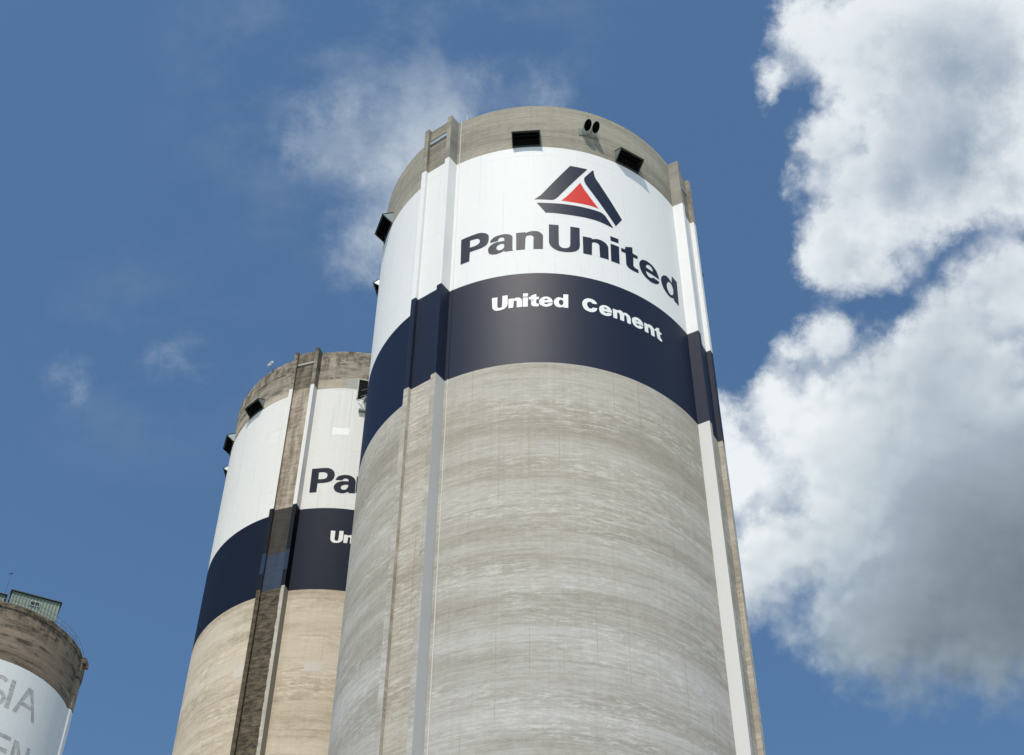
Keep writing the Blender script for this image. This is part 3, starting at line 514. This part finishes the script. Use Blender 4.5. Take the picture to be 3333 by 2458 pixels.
LG = {
 'bar1': [[(1.6,62.93),(2.44,62.92),(1.04,60.43),(1.01,60.38),(0.98,60.33),(0.95,60.28),(0.92,60.23),(0.89,60.19),(0.86,60.16),(0.83,60.13),(0.8,60.1),(0.76,60.08),(0.72,60.06),(0.68,60.05),(0.64,60.05),(-0.14,60.07),(-0.09,60.1),(-0.04,60.15),(0.01,60.19),(0.05,60.24),(0.11,60.31),(0.17,60.38),(0.22,60.46),(0.27,60.54)]],
 'bar2': [[(2.71,62.96),(2.72,62.96),(2.73,62.95),(2.74,62.94),(2.75,62.93),(2.75,62.88),(2.76,62.82),(2.76,62.76),(2.76,62.71),(2.77,62.65),(2.78,62.59),(2.79,62.54),(2.8,62.48),(2.81,62.43),(2.83,62.39),(2.84,62.34),(2.86,62.3),(4.09,59.8),(3.73,59.09),(2.37,61.57),(2.34,61.63),(2.31,61.7),(2.29,61.77),(2.27,61.84),(2.26,61.9),(2.25,61.96),(2.25,62.02),(2.25,62.08),(2.26,62.11),(2.26,62.15),(2.27,62.18),(2.28,62.21),(2.67,62.91),(2.68,62.93),(2.69,62.94),(2.7,62.95)]],
 'bar3': [[(-0.01,59.81),(0.17,59.81),(0.35,59.8),(0.54,59.8),(0.73,59.8),(0.93,59.81),(1.13,59.81),(1.39,59.81),(1.66,59.81),(1.93,59.81),(2.13,59.81),(2.33,59.8),(2.54,59.8),(2.65,59.8),(2.76,59.79),(2.87,59.78),(2.94,59.77),(3.02,59.75),(3.08,59.72),(3.13,59.68),(3.18,59.64),(3.22,59.59),(3.59,58.88),(3.57,58.87),(3.54,58.87),(3.52,58.87),(3.39,58.9),(3.26,58.93),(3.14,58.96),(3,58.99),(2.86,59.01),(2.72,59.03),(2.52,59.03),(2.31,59.04),(2.11,59.04),(1.84,59.03),(1.57,59.03),(1.31,59.03),(1.11,59.04),(0.92,59.05),(0.72,59.06),(0.62,59.06),(0.51,59.06),(0.4,59.05)]],
 'tri': [[(2.06,61.71),(2.12,61.52),(2.19,61.33),(2.27,61.16),(2.48,60.75),(2.69,60.36),(2.91,59.99),(2.79,60.02),(2.67,60.04),(2.55,60.05),(2.41,60.06),(2.27,60.06),(2.13,60.06),(1.93,60.05),(1.73,60.05),(1.53,60.05),(1.39,60.05),(1.26,60.06),(1.12,60.06),(1.23,60.21),(1.34,60.37),(1.44,60.54),(1.65,60.91),(1.85,61.3)]]}
GS = {
 'P': [[(-2.08,59.87),(-1.98,59.86),(-1.87,59.86),(-1.76,59.86),(-1.62,59.87),(-1.49,59.87),(-1.35,59.87),(-1.27,59.87),(-1.2,59.86),(-1.13,59.83),(-1.06,59.8),(-1,59.75),(-0.94,59.69),(-0.9,59.63),(-0.86,59.56),(-0.84,59.49),(-0.83,59.43),(-0.82,59.37),(-0.82,59.31),(-0.83,59.23),(-0.84,59.16),(-0.85,59.09),(-0.89,59.02),(-0.92,58.96),(-0.97,58.91),(-1.03,58.87),(-1.1,58.83),(-1.18,58.8),(-1.25,58.79),(-1.32,58.78),(-1.39,58.77),(-1.49,58.77),(-1.58,58.76),(-1.68,58.76),(-1.68,58.11),(-2.06,58.11)], [(-1.68,59.55),(-1.59,59.56),(-1.49,59.56),(-1.39,59.55),(-1.35,59.54),(-1.31,59.52),(-1.27,59.48),(-1.24,59.44),(-1.22,59.4),(-1.21,59.35),(-1.21,59.29),(-1.21,59.24),(-1.23,59.19),(-1.25,59.15),(-1.27,59.11),(-1.3,59.09),(-1.35,59.07),(-1.4,59.06),(-1.45,59.06),(-1.52,59.05),(-1.6,59.05),(-1.67,59.06)]],
 'a': [[(-0.75,58.98),(-0.74,59.04),(-0.72,59.1),(-0.7,59.16),(-0.66,59.21),(-0.62,59.27),(-0.57,59.3),(-0.48,59.35),(-0.38,59.38),(-0.29,59.4),(-0.2,59.4),(-0.11,59.4),(-0.02,59.38),(0.04,59.36),(0.1,59.33),(0.16,59.29),(0.2,59.25),(0.24,59.2),(0.27,59.15),(0.29,59.1),(0.31,59.05),(0.32,59),(0.34,58.14),(0.01,58.11),(-0.02,58.2),(-0.07,58.16),(-0.12,58.13),(-0.18,58.1),(-0.23,58.07),(-0.29,58.05),(-0.34,58.05),(-0.42,58.06),(-0.5,58.08),(-0.58,58.11),(-0.64,58.14),(-0.69,58.18),(-0.73,58.24),(-0.77,58.3),(-0.79,58.36),(-0.8,58.43),(-0.81,58.49),(-0.8,58.55),(-0.78,58.61),(-0.75,58.68),(-0.71,58.74),(-0.67,58.8),(-0.61,58.84),(-0.55,58.87),(-0.49,58.9),(-0.43,58.92),(-0.37,58.93),(-0.3,58.94),(-0.22,58.94),(-0.14,58.95),(-0.05,58.95),(-0.06,58.99),(-0.07,59.03),(-0.09,59.07),(-0.1,59.1),(-0.12,59.12),(-0.15,59.13),(-0.19,59.14),(-0.23,59.14),(-0.26,59.13),(-0.29,59.12),(-0.32,59.1),(-0.35,59.08),(-0.36,59.05),(-0.38,59.02),(-0.38,58.99)], [(-0.06,58.7),(-0.11,58.7),(-0.17,58.69),(-0.23,58.68),(-0.28,58.66),(-0.33,58.64),(-0.38,58.6),(-0.41,58.57),(-0.42,58.52),(-0.43,58.48),(-0.42,58.42),(-0.4,58.38),(-0.37,58.34),(-0.33,58.32),(-0.29,58.32),(-0.25,58.32),(-0.21,58.33),(-0.18,58.34),(-0.14,58.37),(-0.11,58.41),(-0.09,58.46),(-0.07,58.52),(-0.06,58.58),(-0.05,58.64)]]}
def is_multi(k): return k.startswith('i')
def letters(s, parent, D, mat, fu, fz):
    for k, lps in D.items():
        L2 = [[(fu(x), fz(z)) for x, z in lp] for lp in lps]
        sheet(s, 'letter', [[L2[0]], [L2[1]]] if is_multi(k) else L2, mat, parent)

# ------------------------------------------------------------------ the near silo
A = thing('cement_silo', 'large clean grey silo in front, white and navy bands, red and navy triangle logo', 'silo', (S1['x'], S1['y'], 0), 'cement silos')
wall(S1, A, M['silo1'])
ring(S1, 'parapet', A, M['silo1'], S1['R'] - .3, S1['R'] - .002, S1['zt'] - .9, S1['zt'] + .012)
roof(S1, A, M['roofc'], S1['zt'] - .6)
pilaster(S1, A, -34.7, .83, .25, 8.555, 8.38, [M['silo1'], M['smooth1'], M['panel1']], M['panel1'], (64.86 + Z0, 65.42 + Z0), 40, finidx=((0, 2, 0), (0, 1, 2)))
pilaster(S1, A, 62.4, .80, .25, 8.49, 8.29, [M['silo1'], M['plain1'], M['panel1']], M['panel1'], (64.86 + Z0, 65.42 + Z0), 60, finidx=((0, 0, 1), (0, 0, 2)))
for ph in (-3.4, 33.2, -69.0, -99.3, 97.0): hood(S1, A, ph, 62.80 + Z0, 63.70 + Z0, 1.32, .51, .36)
letters(S1, A, G, M['navy'], lambda x: x, lambda z: z)
letters(S1, A, G2, M['white'], lambda x: x, lambda z: z)
for k in ('bar1', 'bar2', 'bar3'): sheet(S1, 'logo_bar', LG[k], M['navy'], A)
o = sheet(S1, 'logo_triangle', LG['tri'], M['red'], A); o['label'] = 'red triangle in the middle of the logo'
# twin exhaust ducts with mitred mouths
F = frame(S1, 18.55); zc = 64.35 + Z0; rd = .19
mb = MB(); mb.box(F, -.50, .50, 7.9, 8.035, zc - .26, zc + .30); mb.build('mounting_plate', M['plate'], A)
for cx in (-.207, .207):
    mb = MB(); mo = MB(); N = 28; inner = []
    for k in range(N):
        def pt(kk, rr, yoff=0):
            a_ = 2 * math.pi * kk / N; x, z = cx + rr * math.cos(a_), zc + rr * math.sin(a_)
            y = 8.50 + math.sin(a_) * rr * 1.35
            return x, y + yoff, z
        P3 = lambda q: (*F(q[0], q[1]), q[2])
        a0, a1, b0, b1 = pt(k, rd), pt(k + 1, rd), pt(k, rd - .012), pt(k + 1, rd - .012)
        mb.quad([P3((a1[0], 7.95, a1[2])), P3((a0[0], 7.95, a0[2])), P3(a0), P3(a1)])
        mb.quad([P3(a0), P3(b0), P3(b1), P3(a1)])
        mo.quad([P3((b0[0], 8.02, b0[2])), P3((b1[0], 8.02, b1[2])), P3(b1), P3(b0)]); inner.append(P3((b0[0], 8.025, b0[2])))
    mo.quad(inner)
    dct = mb.build('exhaust_duct', M['duct'], A, smooth=True); mo.build('duct_interior', M['black'], dct)
# cable strip beside the left pilaster
mb = MB(); mb2 = MB(); FF = frame(S1, -27.6)
uvbox(mb, S1, FF, -.016, .016, 7.98, 8.03, 0, S1['zt'] + .03, 80); mb.build('cable_strip', M['conduit'], A)
# lightning rod on the rim
b0 = polar(S1, -25.9, 7.9, S1['zt'])
lr = MB(); lr.tube((0, 0, 0), (0, 0, .62), .016, 8, .008); lr.box(lambda x, y: (x, y), -.05, .05, -.05, .05, -.01, .03)
o = lr.build('lightning_rod', M['camwhite']); o.location = (S1['x'] + b0[0], S1['y'] + b0[1], S1['zt'] + .012); tag(o, 'thin white lightning rod on the rim of the front silo', 'lightning rod')

# ------------------------------------------------------------------ the weathered silo behind
B = thing('cement_silo', 'tan weathered silo behind, half hidden by the front silo, brown stained pilaster', 'silo', (S2['x'], S2['y'], 0), 'cement silos')
wall(S2, B, M['silo2'])
ring(S2, 'parapet', B, M['silo2'], S2['R'] - .3, S2['R'] - .002, S2['zt'] - .9, S2['zt'] + .012)
roof(S2, B, M['roofc'], S2['zt'] - .6)
# fins carry run-off stains on the side next to the panel, so the stain edge sits in their own uv
for nm, z_, side in (('finl2', S2, -1), ('finr2', S2, 1)):
    ubase = 40 + side * 3
    if side < 0: zone = (ubase - .80, .05, S2['zb'], .30)
    else: zone = (ubase + .59, -.05, S2['zb'], .22)
    M[nm] = silo_mat('fin concrete with run-off stain ' + ('left' if side < 0 else 'right'), S2, dark=(.36, .32, .26), mid=(.46, .42, .35), light=(.52, .48, .41), capcol=(.27, .235, .18),
                     topstain=.8, seed=16.0 + side, white=(.77, .75, .70), navy=(.008, .012, .018), spec=.06, paintwear=.12, stainzone=zone)
M['side2'] = silo_mat('fin side concrete with painted shade', S2, dark=(.30, .28, .24), mid=(.33, .31, .27), light=(.37, .35, .31), capcol=(.22, .19, .15), topstain=.8, smooth=True, seed=19.0, white=(.70, .69, .66), navy=(.006, .007, .010), spec=.05)  # darker than the fin fronts: shade of the side faces painted into the colour
p2 = pilaster(S2, B, -25.6, .75, .215, 7.555, 7.40, [M['finl2'], M['side2'], M['finr2'], M['panel2']], M['panel2'], (66.40 + Z0, 66.78 + Z0), 40, finidx=((0, 3, 0), (2, 1, 3)), barmat='patchg')
p2['label'] = 'brown stained pilaster with dark run-off below the navy band'
FB = frame(S2, -25.6)                                   # blue repaint also covers the fin fronts for a stretch
for xa, xb in ((-.748, -.537), (.537, .748)):
    mb = MB(); mb.box(FB, xa, xb, 7.54, 7.559, 50.95 + Z0, 52.3 + Z0); mb.build('blue_repaint', flat_mat('dull blue repaint', (.020, .038, .075), .75, spec=.1, var=.25, scale=3), p2)
for ph in (-53.4, -81.0, -102.5): hood(S2, B, ph, 64.62 + Z0, 65.36 + Z0, 1.18, .44, .28)
letters(S2, B, {k: v for k, v in G.items() if k not in ('P', 'a')}, M['navy2'], lambda x: (x + 3.55) * .93 - 2.08, lambda z: (z - 56.26) * .936 + 58.11)
letters(S2, B, GS, M['navy2'], lambda x: x, lambda z: z)
letters(S2, B, G2, M['white_old'], lambda x: (x + 1.97) * .95 - .664, lambda z: (z - 52.38) * .9 + 54.6)
def rect(p0, p1, z0, z1, s, name, mat, par, seed, off=.005, rag=.05):
    rr = random.Random(seed); pts = []; r_ = s['R']
    for (xa, za), (xb, zb_) in zip([(p0, z0), (p1, z0), (p1, z1), (p0, z1)], [(p1, z0), (p1, z1), (p0, z1), (p0, z0)]):
        for k in range(7):
            t = k / 7; pts.append((R_(xa + (xb - xa) * t) * r_ + rr.uniform(-rag, rag), za + (zb_ - za) * t + Z0 + rr.uniform(-rag, rag)))
    return sheet(s, name, [pts], mat, par, off)
rect(-10.2, -2.6, 60.8, 61.35, S2, 'repair_patch', M['patchw'], B, 1)
rect(-41.0, -35.3, 60.95, 61.9, S2, 'repair_patch', M['white_old'], B, 2, rag=.12)
rect(-9.4, -2.4, 44.95, 45.5, S2, 'repair_patch', M['patchc'], B, 3)
rect(-38.6, -34.2, 45.2, 45.75, S2, 'repair_patch', M['patchc'], B, 4)
rect(-6.2, -.8, 64.5, 65.3, S2, 'repair_patch', M['patchg'], B, 5, rag=.03)
# doorway with access platform
F = frame(S2, 4.0); P = lambda x, y, z: (*F(x, y), z)
mb = MB(); mb.box(F, -.60, .75, 7.0, 7.13, 63.72 + Z0, 65.24 + Z0); dr = mb.build('doorway', M['black'], B)  # solid black box, its colour stands in for the shade inside
mb = MB()
for xa, xb in ((-.66, -.60), (.75, .81)): mb.box(F, xa, xb, 7.0, 7.17, 63.72 + Z0, 65.24 + Z0)
mb.box(F, -.66, .81, 7.0, 7.172, 65.24 + Z0, 65.3 + Z0); mb.build('door_frame', M['doorframe'], dr)
pf = thing('access_platform', 'small steel access platform under the dark doorway, cut off by the front silo', 'platform', (S2['x'], S2['y'], 0))
mb = MB(); mb.box(F, -.25, 1.1, 7.1, 7.55, 63.52 + Z0, 63.57 + Z0); mb.build('deck', M['steel'], pf)
mb = MB(); mb.tube(P(-.42, 7.14, 62.75 + Z0), P(-.22, 7.5, 63.52 + Z0), .022); mb.build('brace', M['camwhite'], pf)
mb = MB(); mb.tube(P(.9, 7.14, 62.75 + Z0), P(.9, 7.5, 63.52 + Z0), .022); mb.build('brace', M['camwhite'], pf)
mb = MB(); mb.tube(P(-.55, 7.15, 63.50 + Z0), P(-.22, 7.5, 63.50 + Z0), .025); mb.build('bracket', M['camwhite'], pf)
mb = MB(); mb.box(F, -.46, 1.1, 7.1, 7.30, 62.66 + Z0, 62.78 + Z0); mb.build('lower_beam', M['shed'], pf)
for x in (.35, 1.05):
    mb = MB(); mb.tube(P(x, 7.52, 63.57 + Z0), P(x, 7.52, 64.5 + Z0), .018); mb.build('post', M['steel'], pf)
for z in (64.0, 64.48):
    mb = MB(); mb.tube(P(-.45, 7.16, z - .12 + Z0), P(.35, 7.52, z + Z0), .014); mb.tube(P(.35, 7.52, z + Z0), P(1.1, 7.52, z + Z0), .014); mb.build('handrail', M['steel'], pf)
mb = MB(); mb.box(F, -.05, .3, 7.2, 7.4, 63.57 + Z0, 63.85 + Z0); mb.build('red_box', M['redsteel'], pf)
# camera on the rim of the weathered silo
cp = polar(S2, -46.3, 7.12, S2['zt']); base = Vector((S2['x'] + cp[0], S2['y'] + cp[1], S2['zt'] + .012))
cc = thing('security_camera', 'small white security camera on a bent bracket on the weathered silo rim', 'camera', base)
fb = frame(S2, -52.0); hx = Vector((*fb(-.30, .06), .62))
mb = MB(); mb.tube((0, 0, -.12), (0, 0, .12), .035); mb.tube((0, 0, .1), hx, .028); mb.build('bracket', M['darksteel'], cc)
mb = MB(); c0 = hx + Vector((*fb(-.20, .02), .10)); c1 = hx + Vector((*fb(.20, .0), .16)); mb.tube(c0, c1, .07, 12); hd = mb.build('housing', M['camwhite'], cc)
mb = MB(); mb.tube(hx + Vector((0, 0, -.02)), hx + Vector((0, 0, .14)), .05, 8); mb.build('tilt_head', M['camwhite'], cc)
mb = MB(); mb.tube(c0 + (c0 - c1) * .01, c0 + (c0 - c1) * .06, .055, 12); mb.build('lens', M['black'], hd)

# ------------------------------------------------------------------ the old silo at the left edge
Cc = thing('cement_silo', 'old brown-topped silo at the left edge with faded grey lettering', 'silo', (S3['x'], S3['y'], 0), 'cement silos')
wall(S3, Cc, M['silo3'])
ring(S3, 'parapet', Cc, M['silo3'], S3['R'] - .35, S3['R'] + .07, S3['zt'] - .34, S3['zt'] + .012)
roof(S3, Cc, M['roofc'], S3['zt'] - .3)
F = frame(S3, 68.5)
def chamfered(mb, x0, x1, x2, y0, y1, z0, z1, ub):
    pr = [(-x0, y0), (-x1, y1 - .03), (-x2, y1), (x2, y1), (x1, y1 - .03), (x0, y0)]; d = 0
    P = lambda q, z: (*F(*q), z)
    for q0, q1 in zip(pr, pr[1:]):
        L = math.dist(q0, q1); mb.quad([P(q0, z0), P(q1, z0), P(q1, z1), P(q0, z1)], [(ub + d, z0), (ub + d + L, z0), (ub + d + L, z1), (ub + d, z1)]); d += L
    mb.quad([P(q, z1) for q in pr], [(ub + q[0], z1 + q[1] - y0) for q in pr]); mb.quad([P(q, z0) for q in reversed(pr)], [(ub + q[0], z0) for q in reversed(pr)])
mb = MB(); chamfered(mb, .50, .30, .22, 6.12, 6.42, 0, S3['zt'] - .35, 40); pz = mb.build('pilaster', M['silo3'], Cc)
mb = MB(); uvbox(mb, S3, F, -.36, .36, 6.0, 6.60, S3['zt'] - .62, S3['zt'] - .2, 50); mb.build('corbel', M['silo3'], pz)
mb = MB(); P = lambda x, y, z: (*F(x, y), z)
mb.tube(P(-.05, 6.3, S3['zt'] - .75), P(-.05, 6.74, S3['zt'] - .80), .12, 12); mb.build('overflow_pipe', M['rust'], pz)
def stroke(pts, w):
    """even-width stroke outline along a polyline, returned as one closed loop"""
    V = [Vector(p) for p in pts]; Lf, Rt = [], []
    for i, p in enumerate(V):
        a_ = V[max(i - 1, 0)]; c_ = V[min(i + 1, len(V) - 1)]; t = (c_ - a_).normalized(); nrm = Vector((-t.y, t.x)) * w / 2
        Lf.append(tuple(p + nrm)); Rt.append(tuple(p - nrm))
    return Lf + Rt[::-1]
r3 = S3['R']; U = lambda ph: R_(ph) * r3
zl, zh = 57.45 + Z0, 59.55 + Z0
sp_ = []
for k in range(13): a_ = R_(35 + k * 235 / 12); sp_.append((U(9.6) + .46 * math.cos(a_), zh - .53 - .0 + .42 * math.sin(a_)))
for k in range(13): a_ = R_(90 - k * 235 / 12); sp_.append((U(9.6) + .48 * math.cos(a_), zl + .55 + .44 * math.sin(a_)))
sp_ = [q for i, q in enumerate(sp_) if not (i in (12,))]
sheet(S3, 'letter', [stroke(sp_, .28)], M['faded'], Cc)
sheet(S3, 'letter', [[(U(15.7), zl), (U(18.45), zl), (U(18.45), zh), (U(15.7), zh)]], M['faded'], Cc)
ua, ub_, uc, ud = U(20.8), U(23.5), U(34.3), U(36.8); ut0, ut1 = U(26.9), U(30.4); um = (ut0 + ut1) / 2
zc0, zc1 = 58.12 + Z0, 58.38 + Z0
fl = lambda z: (z - zl) / (zh - zl)
sheet(S3, 'letter', [[(ua, zl), (ub_, zl), (ub_ + (um - ub_) * .30, zc0), (uc + (um - uc) * .30, zc0), (uc, zl), (ud, zl), (ut1, zh), (ut0, zh)],
                     [(ub_ + (um - ub_) * .43, zc1), (um, zh - .38), (uc + (um - uc) * .43, zc1)]], M['faded'], Cc)
zl2, zh2 = 53.62 + Z0, 55.70 + Z0
e0, e1 = U(14.8), U(25.0)
sheet(S3, 'letter', [[(e0, zl2), (e1, zl2), (e1, zl2 + .27), (e0 + .3, zl2 + .27), (e0 + .3, zl2 + .90), (e1 - .06, zl2 + .90), (e1 - .06, zl2 + 1.16), (e0 + .3, zl2 + 1.16), (e0 + .3, zh2 - .27), (e1, zh2 - .27), (e1, zh2), (e0, zh2)]], M['faded'], Cc)
n0, n1 = U(27.2), U(39.5)
sheet(S3, 'letter', [[(n0, zl2), (n0 + .28, zl2), (n0 + .28, zh2 - .55), (n1 - .34, zl2), (n1, zl2), (n1, zh2), (n1 - .28, zh2), (n1 - .28, zl2 + .55), (n0 + .34, zh2), (n0, zh2)]], M['faded'], Cc)

# railing round the rim of the old silo
rl = thing('rim_railing', 'thin steel railing round the rim of the brown-topped silo', 'railing', (S3['x'], S3['y'], S3['zt']))
rr = S3['R'] - .12; n_p = 40
for k in range(n_p):
    mb = MB(); a_ = -180 + 360 * k / n_p; q = polar(S3, a_, rr, 0)
    mb.tube((q[0], q[1], 0), (q[0], q[1], .78), .016, 6); mb.build('post', M['steel'], rl)
for h in (.42, .78):
    arc_tube(S3, [polar(S3, -180 + 3 * k, rr, h) for k in range(121)], .015, M['steel'], 'rail', rl)

# green huts on the roof
def hut(label, corner, along, length, depth, z0, zf, zb_, window=None, over=.12):
    """corner: right end of the front wall; along: unit vector to its left end"""
    ax = Vector((along[0], along[1], 0)).normalized(); ay = Vector((-ax.y, ax.x, 0))
    if ay.y < 0: ay = -ay
    h = thing('roof_hut', label, 'hut', (corner[0], corner[1], z0))
    P = lambda a_, d_, z: ax * a_ + ay * d_ + Vector((0, 0, z))
    hf, hb = zf - z0, zb_ - z0
    mb = MB(); pr = corrug(int(length / .055), 0, length, .014)
    for (xa, ha), (xb, hb2) in zip(pr, pr[1:]):
        if window and xb > window[0] and xa < window[1]:
            mb.quad([P(xa, -ha, 0), P(xb, -hb2, 0), P(xb, -hb2, window[2]), P(xa, -ha, window[2])]); mb.quad([P(xa, -ha, window[3]), P(xb, -hb2, window[3]), P(xb, -hb2, hf), P(xa, -ha, hf)])
        else: mb.quad([P(xa, -ha, 0), P(xb, -hb2, 0), P(xb, -hb2, hf), P(xa, -ha, hf)])
    mb.build('front_wall', M['shed'], h)
    for a_ in (0, length):
        mb = MB(); pr = corrug(int(depth / .055), 0, depth, .014)
        for (xa, ha), (xb, hb2) in zip(pr, pr[1:]):
            mb.quad([P(a_ + ha, xa, 0), P(a_ + hb2, xb, 0), P(a_ + hb2, xb, hf + (hb - hf) * xb / depth), P(a_ + ha, xa, hf + (hb - hf) * xa / depth)])
        mb.build('side_wall', M['shed'], h)
    mb = MB(); mb.quad([P(0, depth, 0), P(length, depth, 0), P(length, depth, hb), P(0, depth, hb)]); mb.build('back_wall', M['shed'], h)
    mb = MB(); mb.prism([P(-over, -over, hf), P(length + over, -over, hf), P(length + over, depth + over, hb), P(-over, depth + over, hb)],
                        [P(-over, -over, hf + .06), P(length + over, -over, hf + .06), P(length + over, depth + over, hb + .06), P(-over, depth + over, hb + .06)]); mb.build('roof', M['shedroof'], h)
    mb = MB(); mb.prism([P(-.02, -.02, -.12), P(length + .02, -.02, -.12), P(length + .02, depth + .02, -.12), P(-.02, depth + .02, -.12)],
                        [P(-.02, -.02, -.005), P(length + .02, -.02, -.005), P(length + .02, depth + .02, -.005), P(-.02, depth + .02, -.005)]); mb.build('floor_frame', M['darksteel'], h)
    for a_ in (.1, length - .1):
        for d_ in (.1, depth - .1):
            mb = MB(); q = P(a_, d_, 0); mb.tube((q.x, q.y, S3['zt'] - .32 - z0), (q.x, q.y, -.1), .05, 6); mb.build('stilt', M['darksteel'], h)
    if window:
        a0, a1, w0, w1 = window
        mb = MB(); t = .045
        for (xa, xb, za, zb2) in ((a0, a1, w0 - t, w0), (a0, a1, w1, w1 + t), (a0 - t, a0, w0 - t, w1 + t), (a1, a1 + t, w0 - t, w1 + t), ((a0 + a1) / 2 - .02, (a0 + a1) / 2 + .02, w0, w1)):
            mb.prism([P(xa, -.05, za), P(xb, -.05, za), P(xb, .02, za), P(xa, .02, za)], [P(xa, -.05, zb2), P(xb, -.05, zb2), P(xb, .02, zb2), P(xa, .02, zb2)])
        wf_ = mb.build('window_frame', M['frame'], h)
        for xa, xb in ((a0, (a0 + a1) / 2 - .02), ((a0 + a1) / 2 + .02, a1)):
            mb = MB(); mb.quad([P(xa, 0, w0), P(xb, 0, w0), P(xb, 0, w1), P(xa, 0, w1)]); mb.build('pane', M['glass'], wf_)
    return h
zr = 65.62 + Z0
hut('pale green sheet-metal hut with a small window on the brown-topped silo', (-30.16, 82.38), (-.92, -.392), 3.19, 2.3, zr, 67.16 + Z0, 67.6 + Z0, (1.30, 1.86, .80, 1.10))
hut('second green hut at the very left edge, behind the windowed one', (-33.85, 82.02), (-.92, -.392), 2.6, 1.6, zr, 67.5 + Z0, 67.75 + Z0)
mst = thing('antenna_mast', 'thin dark mast with a small vane rising above the green huts', 'mast', (-33.92, 82.02, 67.4 + Z0))
mb = MB(); mb.tube((0, 0, -2.0), (0, 0, 2.02), .022, 8, .012); mb.build('pole', M['darksteel'], mst)
mb = MB(); mb.tube((-.10, 0, 2.0), (.06, 0, 2.03), .03, 8, .045); mb.tube((.06, 0, 2.03), (.10, 0, 2.16), .035, 8, .008); mb.tube((-.10, 0, 2.0), (-.24, 0, 2.03), .022, 6, .004); mb.build('vane', M['darksteel'], mst)
